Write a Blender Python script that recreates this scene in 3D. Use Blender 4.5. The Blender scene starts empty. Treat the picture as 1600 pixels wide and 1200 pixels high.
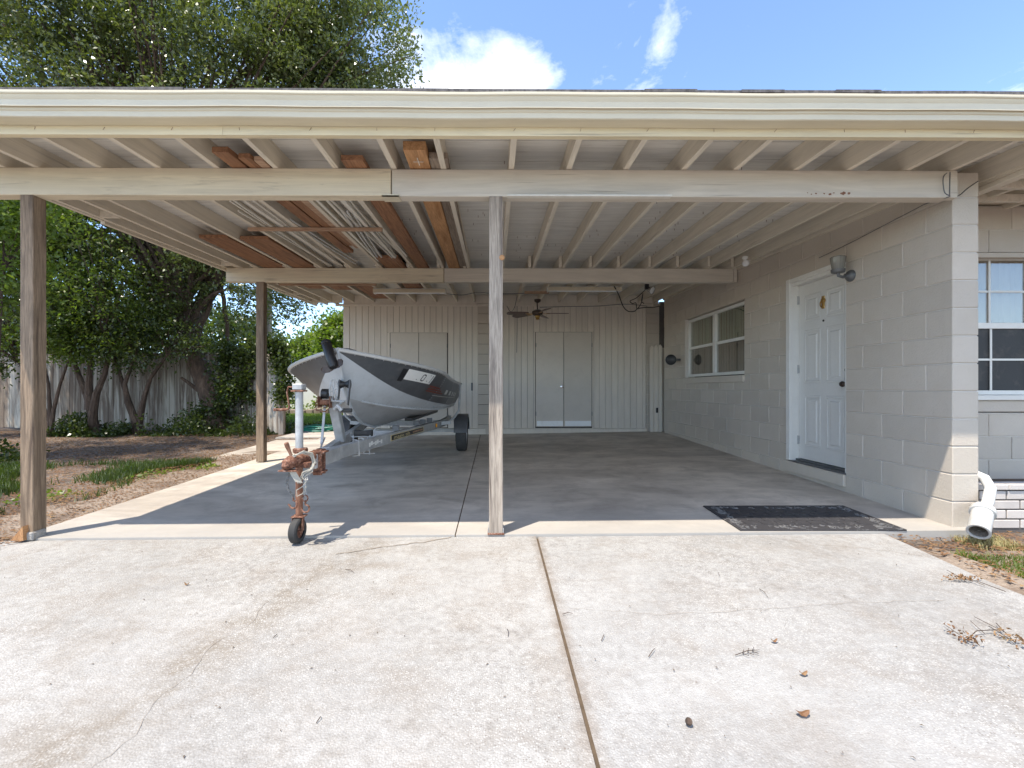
import bpy, math, random
import numpy as np
from mathutils import Vector, Matrix
random.seed(7); rng = np.random.default_rng(7)
scene = bpy.context.scene
R = math.radians
# ------------------------------------------------------------ camera, sky, sun, exposure
F = 712.0; VX, VY = 771.0, 606.5; CZ = 1.05
cam_d = bpy.data.cameras.new('camera'); cam = bpy.data.objects.new('camera', cam_d)
scene.collection.objects.link(cam); scene.camera = cam
cam_d.sensor_width = 36; cam_d.lens = F/1600*36; cam_d.clip_start = .05; cam_d.clip_end = 900
cam_d.shift_x = .0142; cam_d.shift_y = .0041
cam.location = (0, 0, CZ); cam.rotation_euler = (R(90), 0, R(-.35))
SUN = Vector((-.315, -.325, 1)).normalized()          # towards the sun
world = bpy.data.worlds.new('World'); scene.world = world; world.use_nodes = True
nt = world.node_tree; N = nt.nodes; L = nt.links; N.clear()
out = N.new('ShaderNodeOutputWorld'); bg = N.new('ShaderNodeBackground')
sky = N.new('ShaderNodeTexSky'); sky.sky_type = 'NISHITA'; sky.sun_disc = False
sky.sun_elevation = math.asin(SUN.z); sky.sun_rotation = math.atan2(SUN.x, SUN.y)
sky.altitude = 1800; sky.air_density = 1.0; sky.dust_density = .3; sky.ozone_density = 2.0
def wmath(op, a, b=None, c=None):
    n = N.new('ShaderNodeMath'); n.operation = op
    for i, v in enumerate((a, b, c)):
        if v is None: continue
        if isinstance(v, (int, float)): n.inputs[i].default_value = v
        else: L.new(v, n.inputs[i])
    return n.outputs[0]
tc = N.new('ShaderNodeTexCoord'); sep = N.new('ShaderNodeSeparateXYZ'); L.new(tc.outputs['Generated'], sep.inputs[0])
zc = wmath('MAXIMUM', sep.outputs[2], .03)
px_ = wmath('DIVIDE', sep.outputs[0], zc); py_ = wmath('DIVIDE', sep.outputs[1], zc)
cmb = N.new('ShaderNodeCombineXYZ'); L.new(px_, cmb.inputs[0]); L.new(py_, cmb.inputs[1])
def wnoise(scale, det, rough, dist=0, sc=(1, 1, 1), off=(0, 0, 0)):
    mp = N.new('ShaderNodeMapping'); mp.inputs['Scale'].default_value = sc; mp.inputs['Location'].default_value = off
    L.new(cmb.outputs[0], mp.inputs[0])
    n = N.new('ShaderNodeTexNoise'); n.inputs['Scale'].default_value = scale; n.inputs['Detail'].default_value = det
    n.inputs['Roughness'].default_value = rough; n.inputs['Distortion'].default_value = dist
    L.new(mp.outputs[0], n.inputs[0]); return n.outputs[0]
def blob(cx, cy, rx, ry, amp):                          # one cloud at a chosen direction in the sky
    a = wmath('DIVIDE', wmath('SUBTRACT', px_, cx), rx); b = wmath('DIVIDE', wmath('SUBTRACT', py_, cy), ry)
    r2 = wmath('ADD', wmath('MULTIPLY', a, a), wmath('MULTIPLY', b, b))
    return wmath('MULTIPLY', wmath('POWER', 2.718, wmath('MULTIPLY', r2, -1)), amp)
n1 = wnoise(2.3, 9, .6, .5, (1.6, .8, 1)); n2 = wnoise(6, 12, .68, .5)
dens = wmath('ADD', wmath('MULTIPLY', n1, .75), wmath('MULTIPLY', n2, .35))
for c in [(.06, 1.47, .20, .15, .27), (-.16, 1.53, .2, .12, .30), (-.12, 1.3, .2, .06, .16), (.49, 1.32, .055, .22, .18), (.62, 1.38, .03, .14, .15), (.70, 1.24, .04, .06, .06), (1.2, 1.25, .5, .5, -.10), (1.9, 1.4, .5, .4, .10), (-.9, 1.6, .5, .4, .2), (.5, -2, 2.5, 1.6, .36)]:  # last entry: unseen cloud added behind the camera for neutral fill
    dens = wmath('ADD', dens, blob(*c))
rmp = N.new('ShaderNodeValToRGB'); L.new(dens, rmp.inputs[0])
rmp.color_ramp.elements[0].position = .645; rmp.color_ramp.elements[1].position = 1.0
rmp.color_ramp.elements[0].color = (0, 0, 0, 1); rmp.color_ramp.elements[1].color = (1, 1, 1, 1)
mix = N.new('ShaderNodeMixRGB'); L.new(rmp.outputs[0], mix.inputs[0])
SKYK = .12
L.new(sky.outputs[0], mix.inputs[1]); mix.inputs[2].default_value = (5.2, 5.2, 5.25, 1)
L.new(mix.outputs[0], bg.inputs[0]); bg.inputs[1].default_value = SKYK; L.new(bg.outputs[0], out.inputs[0])
sd = bpy.data.lights.new('sun', 'SUN'); sd.energy = 2.15; sd.angle = R(.55); sd.color = (1, .92, .80)
so = bpy.data.objects.new('sun', sd); scene.collection.objects.link(so)
so.rotation_euler = SUN.to_track_quat('Z', 'Y').to_euler()
vs = scene.view_settings; vs.view_transform = 'Standard'; vs.look = 'None'; vs.exposure = 1.8; vs.gamma = 1; vs.use_curve_mapping = False
scene.cycles.max_bounces = 16; scene.cycles.diffuse_bounces = 12; scene.cycles.transparent_max_bounces = 12

# ------------------------------------------------------------ helpers
COL = scene.collection
def floor_z(x, y):                                       # slab and ground fall gently to the front and left
    xc = max(-6, min(6, x)); yc = max(3.3, min(13, y))
    return CZ - (1.0425 - .0068*xc + (-.0206 - .00166*xc)*(yc-3.3))
def drive_z(x, y): return floor_z(x, 3.25) - .014 - .022*(3.25-max(-12, y))
def PT(px, py, d): return Vector(((px-VX)/F*d, d, CZ+(VY-py)/F*d))   # measuring aid: photo reading at a known depth
def XP(px, d): return (px-VX)/F*d
class MB:
    def __init__(s): s.v = []; s.f = []; s.m = []
    def add(s, v, f, m=0):
        o = len(s.v); s.v += [tuple(p) for p in v]; s.f += [tuple(i+o for i in q) for q in f]; s.m += [m]*len(f); return s
    def box(s, x0, x1, y0, y1, z0, z1, c=0, m=0):
        if c: 
            v, f = chbox(x1-x0, y1-y0, z1-z0, c); o = Vector(((x0+x1)/2, (y0+y1)/2, (z0+z1)/2))
            return s.add([Vector(p)+o for p in v], f, m)
        v = [(x0,y0,z0),(x1,y0,z0),(x1,y1,z0),(x0,y1,z0),(x0,y0,z1),(x1,y0,z1),(x1,y1,z1),(x0,y1,z1)]
        return s.add(v, [(0,3,2,1),(4,5,6,7),(0,1,5,4),(1,2,6,5),(2,3,7,6),(3,0,4,7)], m)
    def beam(s, a, b, w, h, up=(0,0,1), c=0, m=0):        # a box running from a to b
        a = Vector(a); b = Vector(b); d = b-a; Ln = d.length; d.normalize(); u = Vector(up)
        sx = d.cross(u).normalized(); uz = sx.cross(d).normalized()
        v, f = chbox(w, Ln, h, c or .0005)
        M = Matrix((sx, d, uz)).transposed()
        return s.add([M @ Vector(p) + (a+b)/2 for p in v], f, m)
    def tube(s, pts, r, n=8, m=0, cap=True):
        pts = [Vector(p) for p in pts]; rs = r if isinstance(r, (list, tuple)) else [r]*len(pts)
        o = []; prev = None
        for i, p in enumerate(pts):
            t = (pts[min(i+1, len(pts)-1)]-pts[max(i-1, 0)]).normalized()
            if prev is None: a = t.orthogonal().normalized()
            else: a = (prev - t*prev.dot(t)); a = a.normalized() if a.length > 1e-6 else t.orthogonal().normalized()
            prev = a; b = t.cross(a)
            o += [p + (a*math.cos(2*math.pi*k/n)+b*math.sin(2*math.pi*k/n))*rs[i] for k in range(n)]
        f = [(i*n+k, i*n+(k+1)%n, (i+1)*n+(k+1)%n, (i+1)*n+k) for i in range(len(pts)-1) for k in range(n)]
        if cap: f += [tuple(range(n))[::-1], tuple((len(pts)-1)*n+k for k in range(n))]
        return s.add(o, f, m)
    def lathe(s, prof, c, ax=(0,0,1), n=20, m=0):          # prof: (radius, height along axis)
        ax = Vector(ax).normalized(); a = ax.orthogonal().normalized(); b = ax.cross(a); c = Vector(c); v = []
        for r, h in prof: v += [c+ax*h+(a*math.cos(2*math.pi*k/n)+b*math.sin(2*math.pi*k/n))*max(r, 1e-4) for k in range(n)]
        f = [(i*n+k, i*n+(k+1)%n, (i+1)*n+(k+1)%n, (i+1)*n+k) for i in range(len(prof)-1) for k in range(n)]
        return s.add(v, f, m)
    def sphere(s, c, r, n=12, m=0, sq=(1,1,1)):
        v = [] ; c = Vector(c)
        for i in range(n//2+1):
            t = math.pi*i/(n//2)
            for k in range(n):
                p = 2*math.pi*k/n; v.append(c+Vector((math.sin(t)*math.cos(p)*sq[0], math.sin(t)*math.sin(p)*sq[1], math.cos(t)*sq[2]))*r)
        f = [(i*n+k, i*n+(k+1)%n, (i+1)*n+(k+1)%n, (i+1)*n+k) for i in range(n//2) for k in range(n)]
        return s.add(v, f, m)
    def quad(s, a, b, c, d, m=0): return s.add([a, b, c, d], [(0,1,2,3)], m)
def chbox(dx, dy, dz, c):
    c = min(c, dx*.45, dy*.45, dz*.45); v = []; idx = {}
    for sx in (-1,1):
        for sy in (-1,1):
            for sz in (-1,1):
                for a in range(3):
                    h = [dx/2, dy/2, dz/2]; p = [sx*h[0], sy*h[1], sz*h[2]]
                    for k in range(3):
                        if k != a: p[k] -= (sx, sy, sz)[k]*c
                    idx[(sx,sy,sz,a)] = len(v); v.append(tuple(p))
    f = []
    S = (-1, 1)
    for a in range(3):
        b, e = (a+1) % 3, (a+2) % 3
        for s in S:
            q = []
            for (sb, se) in ((-1,-1),(1,-1),(1,1),(-1,1)):
                k = [0,0,0]; k[a] = s; k[b] = sb; k[e] = se; q.append(idx[(*k, a)])
            f.append(tuple(q if s > 0 else q[::-1]))
        for sb in S:
            for se in S:
                k0 = [0,0,0]; k1 = [0,0,0]; k0[a] = -1; k1[a] = 1
                for k in (k0, k1): k[b] = sb; k[e] = se
                q = [idx[(*k0, b)], idx[(*k1, b)], idx[(*k1, e)], idx[(*k0, e)]]
                f.append(tuple(q if sb*se > 0 else q[::-1]))
    for sx in S:
        for sy in S:
            for sz in S:
                q = [idx[(sx,sy,sz,a)] for a in range(3)]
                f.append(tuple(q if sx*sy*sz > 0 else q[::-1]))
    return v, f
def wloc(o):
    l = Vector((0,0,0))
    while o is not None: l += o.location; o = o.parent
    return l
def make_mesh(name, v, f, mats, mi=None, smooth=False, angle=40):
    me = bpy.data.meshes.new(name); me.from_pydata([tuple(p) for p in v], [], f)
    for m in (mats if isinstance(mats, (list, tuple)) else [mats]): me.materials.append(m)
    if mi and max(mi) > 0: me.polygons.foreach_set('material_index', mi)
    if smooth:
        me.polygons.foreach_set('use_smooth', [True]*len(f))
        try: me.set_sharp_from_angle(angle=R(angle))
        except Exception: pass
    me.update(); return me
def obj(name, mb, mats, parent=None, smooth=False, loc=None, label=None, kind=None, angle=40):
    """world-coordinate builder -> one object; its origin goes to loc (or to its parent's)"""
    base = wloc(parent) if parent else Vector((0,0,0))
    org = Vector(loc) if loc is not None else base
    me = make_mesh(name, [Vector(p)-org for p in mb.v], mb.f, mats, mb.m, smooth, angle)
    o = bpy.data.objects.new(name, me); COL.objects.link(o)
    o.location = org-base; o.parent = parent
    if label: o['label'] = label
    if kind: o['kind'] = kind
    return o
def inst(name, me, parent, loc, rz=0, label=None):
    o = bpy.data.objects.new(name, me); COL.objects.link(o); o.parent = parent
    o.location = Vector(loc)-(wloc(parent) if parent else Vector((0,0,0))); o.rotation_euler = (0, 0, rz)
    if label: o['label'] = label
    return o
def thing(name, label, cat, loc=(0,0,0), group=None):
    o = bpy.data.objects.new(name, None); COL.objects.link(o); o.location = loc; o.empty_display_size = .1
    o['label'] = label; o['category'] = cat
    if group: o['group'] = group
    return o
def tag(o, label, cat, group=None, kind=None):
    o['label'] = label; o['category'] = cat
    if group: o['group'] = group
    if kind: o['kind'] = kind
    return o
_cb = {}
def chmesh(name, dx, dy, dz, c, m):
    k = (name, round(dx,4), round(dy,4), round(dz,4), m.name)
    if k not in _cb: v, f = chbox(dx, dy, dz, c); _cb[k] = make_mesh(name, v, f, m)
    return _cb[k]
def piece(name, x0, x1, y0, y1, z0, z1, c, m, parent, label=None):
    return inst(name, chmesh(name, x1-x0, y1-y0, z1-z0, c, m), parent, ((x0+x1)/2, (y0+y1)/2, (z0+z1)/2), label=label)

# ------------------------------------------------------------ materials
class NB:
    def __init__(s, name):
        s.mat = bpy.data.materials.new(name); s.mat.use_nodes = True; s.t = s.mat.node_tree; s.N = s.t.nodes; s.L = s.t.links
        s.p = s.N['Principled BSDF']; s._co = None
    def new(s, t): return s.N.new(t)
    def lk(s, a, b): s.L.new(a, b)
    def val(s, v, inp):
        if isinstance(v, bpy.types.NodeSocket): s.lk(v, inp)
        elif isinstance(v, (tuple, list)): inp.default_value = (*v[:3], 1) if len(inp.default_value) == 4 else v[:3]
        else: inp.default_value = v
    def co(s, scale=(1,1,1), world=False, rnd=True):
        tc = s.new('ShaderNodeTexCoord'); src = tc.outputs['Object']
        if world:
            g = s.new('ShaderNodeNewGeometry'); src = g.outputs['Position']
        elif rnd:
            oi = s.new('ShaderNodeObjectInfo'); a = s.new('ShaderNodeVectorMath'); a.operation = 'MULTIPLY_ADD'
            c = s.new('ShaderNodeCombineXYZ')
            for i in range(3): s.lk(oi.outputs['Random'], c.inputs[i])
            s.lk(c.outputs[0], a.inputs[0]); a.inputs[1].default_value = (37, 53, 71); s.lk(src, a.inputs[2]); src = a.outputs[0]
        mp = s.new('ShaderNodeMapping'); mp.inputs['Scale'].default_value = scale; s.lk(src, mp.inputs[0]); return mp.outputs[0]
    def noise(s, co, scale, det=4, rough=.55, dist=0):
        n = s.new('ShaderNodeTexNoise'); s.lk(co, n.inputs[0]); n.inputs['Scale'].default_value = scale
        n.inputs['Detail'].default_value = det; n.inputs['Roughness'].default_value = rough; n.inputs['Distortion'].default_value = dist
        return n.outputs[0]
    def voro(s, co, scale, out='Distance', feat='F1'):
        n = s.new('ShaderNodeTexVoronoi'); n.feature = feat; s.lk(co, n.inputs[0]); n.inputs['Scale'].default_value = scale; return n.outputs[out]
    def ramp(s, f, stops):
        n = s.new('ShaderNodeValToRGB'); s.lk(f, n.inputs[0]); e = n.color_ramp.elements
        while len(e) < len(stops): e.new(.5)
        for i, (p, c) in enumerate(stops):
            e[i].position = p; e[i].color = (*c, 1) if isinstance(c, tuple) else (c, c, c, 1)
        return n.outputs[0]
    def mix(s, f, a, b, mode='MIX'):
        n = s.new('ShaderNodeMixRGB'); n.blend_type = mode; s.val(f, n.inputs[0]); s.val(a, n.inputs[1]); s.val(b, n.inputs[2]); return n.outputs[0]
    def math(s, op, a, b=0):
        n = s.new('ShaderNodeMath'); n.operation = op; s.val(a, n.inputs[0]); s.val(b, n.inputs[1]); return n.outputs[0]
    def bump(s, h, dist=.003, st=.5):
        n = s.new('ShaderNodeBump'); n.inputs['Distance'].default_value = dist; n.inputs['Strength'].default_value = st; s.lk(h, n.inputs['Height'])
        s.lk(n.outputs[0], s.p.inputs['Normal'])
    def fin(s, col, rough=.7, metal=0, spec=.5):
        s.val(col, s.p.inputs['Base Color']); s.val(rough, s.p.inputs['Roughness']); s.p.inputs['Metallic'].default_value = metal
        s.p.inputs['Specular IOR Level'].default_value = spec; return s.mat
def k(c, f): return tuple(min(1, x*f) for x in c)
def paint(name, c, rough=.6, var=.12, dirt=(.25,.21,.17), dirt_amt=.25, stretch=(1,1,1), bumpd=.001, metal=0, rnd_amt=.06, sc=3):
    b = NB(name); co = b.co(stretch)
    n = b.noise(co, sc, 6, .6); fine = b.noise(co, sc*14, 4, .6)
    col = b.mix(b.ramp(n, [(.3, 0.0), (.7, 1.0)]), k(c, 1-var), k(c, 1+var*.6))
    oi = b.new('ShaderNodeObjectInfo')
    col = b.mix(b.math('MULTIPLY', oi.outputs['Random'], 1), col, b.mix(1, col, k((1,1,1), 1-rnd_amt*2), 'MULTIPLY'))
    d = b.math('MULTIPLY', b.ramp(b.noise(co, sc*2.3, 8, .7, .4), [(.52, 0.0), (.75, 1.0)]), dirt_amt)
    col = b.mix(d, col, dirt); col = b.mix(b.ramp(fine, [(.4, 0.0), (.8, .25)]), col, k(c, .8))
    b.bump(fine, bumpd, .5); return b.fin(col, rough, metal)
def wood(name, dark, light, axis, rough=.75, grey=0, scale=1, knots=True):
    st = [14, 14, 14]; st[axis] = .9; b = NB(name); co = b.co(tuple(x*scale for x in st))
    n = b.noise(co, 1.1, 6, .6, 1.2); g = b.noise(co, 7, 4, .7, .3)
    col = b.ramp(n, [(.3, dark), (.5, k(light, .8)), (.72, light)])
    col = b.mix(b.ramp(g, [(.35, .55), (.6, 0.0)]), col, k(dark, .7))
    if knots:
        st2 = [5, 5, 5]; st2[axis] = 1.6; kn = b.voro(b.co(tuple(st2)), .9)
        col = b.mix(b.ramp(kn, [(.03, .8), (.09, 0.0)]), col, k(dark, .55))
    b.bump(g, .002, .6); return b.fin(col, rough)
CREAM = (.66,.60,.49); BEIGE = (.52,.47,.42)
M = {}
XJ = .30
def raw_paint(name, axis, c, worn):                     # thin paint with the grain showing through
    st = [10, 10, 10]; st[axis] = .7; b = NB(name); co = b.co(tuple(st)); n = b.noise(co, 1.3, 7, .6, 1.5); g = b.noise(co, 9, 3, .6)
    col = b.mix(b.ramp(n, [(.35, 0.0), (.62, 1.0)]), k(c, .84), c)
    col = b.mix(b.math('MULTIPLY', b.ramp(b.noise(co, 2.2, 8, .7, 2), [(.55, 0.0), (.72, 1.0)]), worn), col, (.30,.245,.185))
    st2 = [5, 5, 5]; st2[axis] = 1.1; kn = b.voro(b.co(tuple(st2)), .8)
    col = b.mix(b.ramp(kn, [(.02, worn*.9), (.10, 0.0)]), col, (.26,.2,.14))
    st3 = [40, 40, 40]; st3[axis] = 1.2; cr = b.noise(b.co(tuple(st3)), 1, 3, .5)
    col = b.mix(b.ramp(cr, [(.66, 0.0), (.74, .5)]), col, (.22,.18,.14))
    b.bump(g, .0015, .5); return b.fin(col, .7)
M['beam_raw'] = raw_paint('weathered_cream_paint_beam', 0, (.66,.57,.42), .6)
M['beam'] = raw_paint('grey_beige_painted_beam', 0, (.60,.54,.455), .14)
M['rafter'] = raw_paint('cream_painted_rafter', 1, (.69,.62,.51), .22)
M['deck'] = raw_paint('painted_roof_boards', 0, (.66,.63,.58), .32)
M['fascia'] = raw_paint('cream_fascia_paint', 0, (.72,.62,.42), .06)
M['gutter'] = paint('cream_gutter_enamel', (.66,.59,.44), .35, .06, (.35,.28,.18), .15, (1,6,6), .0003)
M['block'] = paint('beige_painted_block', (.61,.56,.505), .8, .06, (.36,.32,.28), .10, (1,1,1), .0012, rnd_amt=.03)
b = NB('beige_painted_block_face'); co = b.co(); cw = b.co(world=True); n = b.noise(co, 3, 6, .6); fn = b.noise(co, 55, 5, .75); pit = b.voro(co, 75)
col = b.mix(b.ramp(n, [(.3, 0.0), (.7, 1.0)]), (.515,.452,.375), (.565,.50,.425)); oi = b.new('ShaderNodeObjectInfo')
col = b.mix(b.math('MULTIPLY', oi.outputs['Random'], .30), col, (.38,.345,.30)); col = b.mix(b.ramp(pit, [(.06, .5), (.14, 0.0)]), col, (.36,.32,.28))
g0 = b.new('ShaderNodeNewGeometry'); sp0 = b.new('ShaderNodeSeparateXYZ'); b.lk(g0.outputs['Position'], sp0.inputs[0])
low = b.ramp(b.math('ADD', b.math('SUBTRACT', .62, b.math('MULTIPLY', sp0.outputs[2], 1.5)), b.math('MULTIPLY', b.noise(cw, 4, 7, .7), .5)), [(.72, 0.0), (1.0, .55)])
col = b.mix(low, col, (.33,.29,.245)); col = b.mix(b.math('MULTIPLY', b.ramp(b.noise(b.co((5,5,.6), world=True), 1.6, 7, .7), [(.56, 0.0), (.75, 1.0)]), .25), col, (.40,.35,.30))
b.bump(b.math('ADD', fn, b.ramp(pit, [(.0, 0.0), (.15, 1.0)])), .004, .8); M['block'] = b.fin(col, .8)
M['mortar'] = paint('painted_mortar', (.66,.61,.55), .85, .06, bumpd=.001)
M['shed'] = paint('taupe_painted_siding', (.72,.65,.56), .75, .07, (.28,.23,.2), .16, (4,4,.6), .001, rnd_amt=.04)
M['sheddoor'] = paint('taupe_flat_door_paint', (.67,.605,.525), .6, .05, (.28,.23,.2), .12, (1,1,1), .0006)
M['white'] = paint('white_trim_paint', (.79,.77,.72), .45, .05, (.35,.3,.25), .12, bumpd=.0004)
M['door'] = paint('white_door_paint', (.70,.68,.64), .4, .04, (.4,.37,.33), .08, bumpd=.0003)
M['kick'] = paint('white_kick_plate', (.92,.93,.93), .25, .03)
M['post_l'] = wood('weathered_post_timber', (.085,.055,.035), (.35,.25,.165), 2)
M['post_c'] = wood('grey_split_post_timber', (.13,.10,.08), (.50,.42,.34), 2, knots=False)
M['lum_brown'] = wood('brown_old_lumber', (.13,.055,.025), (.37,.18,.09), 1)
M['lum_orange'] = wood('orange_pine_lumber', (.28,.12,.04), (.58,.31,.14), 1, knots=True)
M['lum_x'] = wood('tan_cleat', (.30,.17,.10), (.55,.36,.24), 0, knots=False)
M['lum_white'] = paint('white_trim_strip', (.72,.68,.60), .5, .1, (.4,.32,.22), .2, (3,.5,3))
M['black'] = paint('black_plastic', (.018,.018,.02), .4, .3, (.1,.09,.08), .2)
M['rubber'] = paint('tyre_rubber', (.045,.044,.043), .8, .3, (.16,.14,.12), .35)
M['steel'] = paint('galvanised_steel', (.45,.455,.45), .5, .28, (.25,.2,.16), .35, metal=.25, sc=9)
M['dsteel'] = paint('dull_dark_steel', (.16,.165,.17), .5, .2, metal=.4)
M['chrome'] = paint('bright_metal', (.72,.72,.72), .22, .05, dirt_amt=.05, metal=.9)
M['brass'] = paint('brass', (.55,.34,.12), .3, .1, metal=.85)
M['glassy'] = paint('cloudy_lamp_glass', (.22,.215,.19), .12, .1)
M['teal'] = paint('green_garden_hose', (.01,.16,.11), .4, .1)
M['rope'] = paint('dirty_rope', (.40,.375,.32), .9, .2, sc=30)
M['amber'] = paint('amber_lens', (.75,.32,.02), .2, .05)
M['fan'] = wood('dark_fan_blade', (.045,.018,.012), (.12,.05,.03), 0, .35, knots=False)
M['bronze'] = paint('aged_bronze', (.07,.05,.04), .35, .2, metal=.7)
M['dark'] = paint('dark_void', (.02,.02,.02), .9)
M['pvc'] = paint('white_pvc', (.62,.61,.58), .4, .06, (.33,.27,.2), .6, bumpd=.0004, sc=6)
b = NB('rusty_iron'); co = b.co(); n = b.noise(co, 18, 8, .7, .5)
n = b.noise(co, 46, 8, .75, .6); M['rust'] = b.fin(b.ramp(n, [(.34, (.035,.018,.013)), (.46, (.13,.05,.028)), (.56, (.25,.12,.075)), (.66, (.33,.27,.23))]), .8, .1); b.bump(n, .002, .8)
b = NB('rust_pipe_orange'); co = b.co((6,6,1.5)); n = b.noise(co, 5, 8, .7, .5)
M['rustpipe'] = b.fin(b.ramp(n, [(.32, (.06,.03,.02)), (.5, (.21,.09,.05)), (.7, (.34,.21,.145))]), .75, .1); b.bump(n, .001, .6)
def glass(name, c, rough=.03):
    b = NB(name); return b.fin(c, rough, 0, 1.0)
M['glass_green'] = glass('window_glass_green', (.035,.055,.045), .06); M['glass_dark'] = glass('window_glass_dark', (.022,.022,.022), .08)
M['screen'] = paint('insect_screen', (.035,.036,.037), .6, .1)
b = NB('window_glass_clear'); tr = b.new('ShaderNodeBsdfTransparent'); gl = b.new('ShaderNodeBsdfGlossy'); gl.inputs['Roughness'].default_value = .01
fr = b.new('ShaderNodeLayerWeight'); ms = b.new('ShaderNodeMixShader')
b.lk(b.math('ADD', b.math('MULTIPLY', b.math('POWER', fr.outputs['Facing'], 2.5), .8), .12), ms.inputs[0]); tr.inputs[0].default_value = (.9,.88,.84,1); b.lk(tr.outputs[0], ms.inputs[1]); b.lk(gl.outputs[0], ms.inputs[2])
b.lk(ms.outputs[0], b.N['Material Output'].inputs[0]); M['glass'] = b.mat
M['curtain'] = paint('white_curtain', (.58,.57,.56), .9, .08, stretch=(6,6,.4))
M['blind'] = paint('green_grey_blind', (.42,.55,.45), .7, .15, stretch=(1,9,.5))
M['blind2'] = paint('brown_grey_blind', (.20,.18,.155), .7, .2, stretch=(1,9,.5))
# concrete
def concrete(name, base, speck, stain, smoothness):
    b = NB(name); co = b.co(world=True); big = b.noise(co, .55, 7, .62, .6); mid = b.noise(co, 3.2, 9, .68, .2)
    col = b.mix(b.ramp(big, [(.33, 0.0), (.62, 1.0)]), k(base, .78), k(base, 1.12))
    col = b.mix(b.math('MULTIPLY', b.ramp(mid, [(.47, 0.0), (.70, 1.0)]), .55), col, stain)
    streak = b.noise(b.co((1.2, 5, 1), world=True), 2.2, 7, .65, .6)
    col = b.mix(b.math('MULTIPLY', b.ramp(streak, [(.5, 0.0), (.7, 1.0)]), .28), col, k(stain, .9))
    if speck:
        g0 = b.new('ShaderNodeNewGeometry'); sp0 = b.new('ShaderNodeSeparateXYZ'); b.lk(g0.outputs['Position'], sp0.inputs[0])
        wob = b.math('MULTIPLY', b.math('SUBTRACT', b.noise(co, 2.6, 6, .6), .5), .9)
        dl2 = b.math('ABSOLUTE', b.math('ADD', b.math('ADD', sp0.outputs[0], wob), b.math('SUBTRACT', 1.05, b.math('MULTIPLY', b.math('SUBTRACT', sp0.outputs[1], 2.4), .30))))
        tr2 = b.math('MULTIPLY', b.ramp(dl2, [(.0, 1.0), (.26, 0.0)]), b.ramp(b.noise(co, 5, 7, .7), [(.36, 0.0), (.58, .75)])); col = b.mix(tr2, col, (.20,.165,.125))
        v = b.voro(co, 130, 'Color'); d = b.voro(co, 130); s1 = b.new('ShaderNodeSeparateColor'); b.lk(v, s1.inputs[0])
        area = b.ramp(b.noise(co, 1.1, 5, .6), [(.38, .25), (.6, 1.0)])
        w = b.math('MULTIPLY', b.math('MULTIPLY', b.math('GREATER_THAN', s1.outputs[0], .55), b.math('LESS_THAN', d, .42)), b.math('MULTIPLY', area, .7))
        col = b.mix(w, col, (.53,.515,.485))
        dk = b.math('MULTIPLY', b.math('MULTIPLY', b.math('LESS_THAN', s1.outputs[1], .16), b.math('LESS_THAN', d, .36)), b.math('MULTIPLY', area, .8))
        col = b.mix(dk, col, (.17,.145,.125))
        v2 = b.voro(co, 28, 'Color'); d2 = b.voro(co, 28); s2 = b.new('ShaderNodeSeparateColor'); b.lk(v2, s2.inputs[0])
        w2 = b.math('MULTIPLY', b.math('GREATER_THAN', s2.outputs[0], .93), b.math('LESS_THAN', d2, .12)); col = b.mix(b.math('MULTIPLY', w2, .7), col, (.20,.16,.13))
        jd = b.math('ABSOLUTE', b.math('SUBTRACT', sp0.outputs[0], XJ)); jd = b.math('ADD', jd, b.math('MULTIPLY', b.noise(co, 9, 6, .7), .10)); col = b.mix(b.ramp(jd, [(.04, .75), (.105, 0.0)]), col, (.20,.155,.115))
        mt = b.noise(co, 24, 8, .78); col = b.mix(b.math('MULTIPLY', b.ramp(mt, [(.50, 0.0), (.66, .7)]), b.ramp(b.noise(co, .9, 4, .6), [(.4, .25), (.6, 1.0)])), col, (.17,.155,.14)); col = b.mix(b.ramp(mt, [(.34, .35), (.48, 0.0)]), col, (.50,.49,.47))
        grain = b.noise(co, 240, 2, .6); b.bump(b.math('ADD', d, b.math('MULTIPLY', b.noise(co, 30, 6, .7), 1.3)), .004, .55)
        col = b.mix(b.ramp(grain, [(.35, .22), (.6, 0.0)]), col, k(stain, .7))
    else: b.bump(b.noise(co, 45, 6, .7), .0015, .5)
    r = b.ramp(mid, [(.3, smoothness), (.7, min(1, smoothness+.25))])
    return b, col, r, co
b, col, r, co = concrete('driveway_concrete', (.35,.342,.328), True, (.23,.195,.16), .75); M['drive'] = b.fin(col, r)
b, col, r, co = concrete('driveway_concrete_old', (.35,.338,.318), True, (.22,.18,.14), .75); M['drive_old'] = b.fin(col, r)
b, col, r, co = concrete('carport_slab_concrete', (.57,.505,.425), False, (.24,.21,.18), .42)
st = b.ramp(b.noise(b.co((.55, 1.2, 1), world=True), 1.3, 8, .62, 1.0), [(.40, 0.0), (.62, 1.0)]); col = b.mix(b.math('MULTIPLY', st, .6), col, (.27,.23,.19))
st = b.ramp(b.noise(b.co((.7, 2.6, 1), world=True), 1.9, 8, .7, 1.0), [(.62, 0.0), (.74, 1.0)]); col = b.mix(b.math('MULTIPLY', st, .5), col, (.52,.52,.51))
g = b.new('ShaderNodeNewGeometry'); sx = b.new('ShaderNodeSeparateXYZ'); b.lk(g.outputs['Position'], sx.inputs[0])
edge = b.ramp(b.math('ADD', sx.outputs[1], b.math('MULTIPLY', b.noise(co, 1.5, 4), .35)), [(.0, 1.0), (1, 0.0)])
mr = b.new('ShaderNodeMapRange'); b.lk(sx.outputs[1], mr.inputs[0]); mr.inputs[1].default_value = 3.3; mr.inputs[2].default_value = 3.95; mr.inputs[3].default_value = .75; mr.inputs[4].default_value = 0
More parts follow.
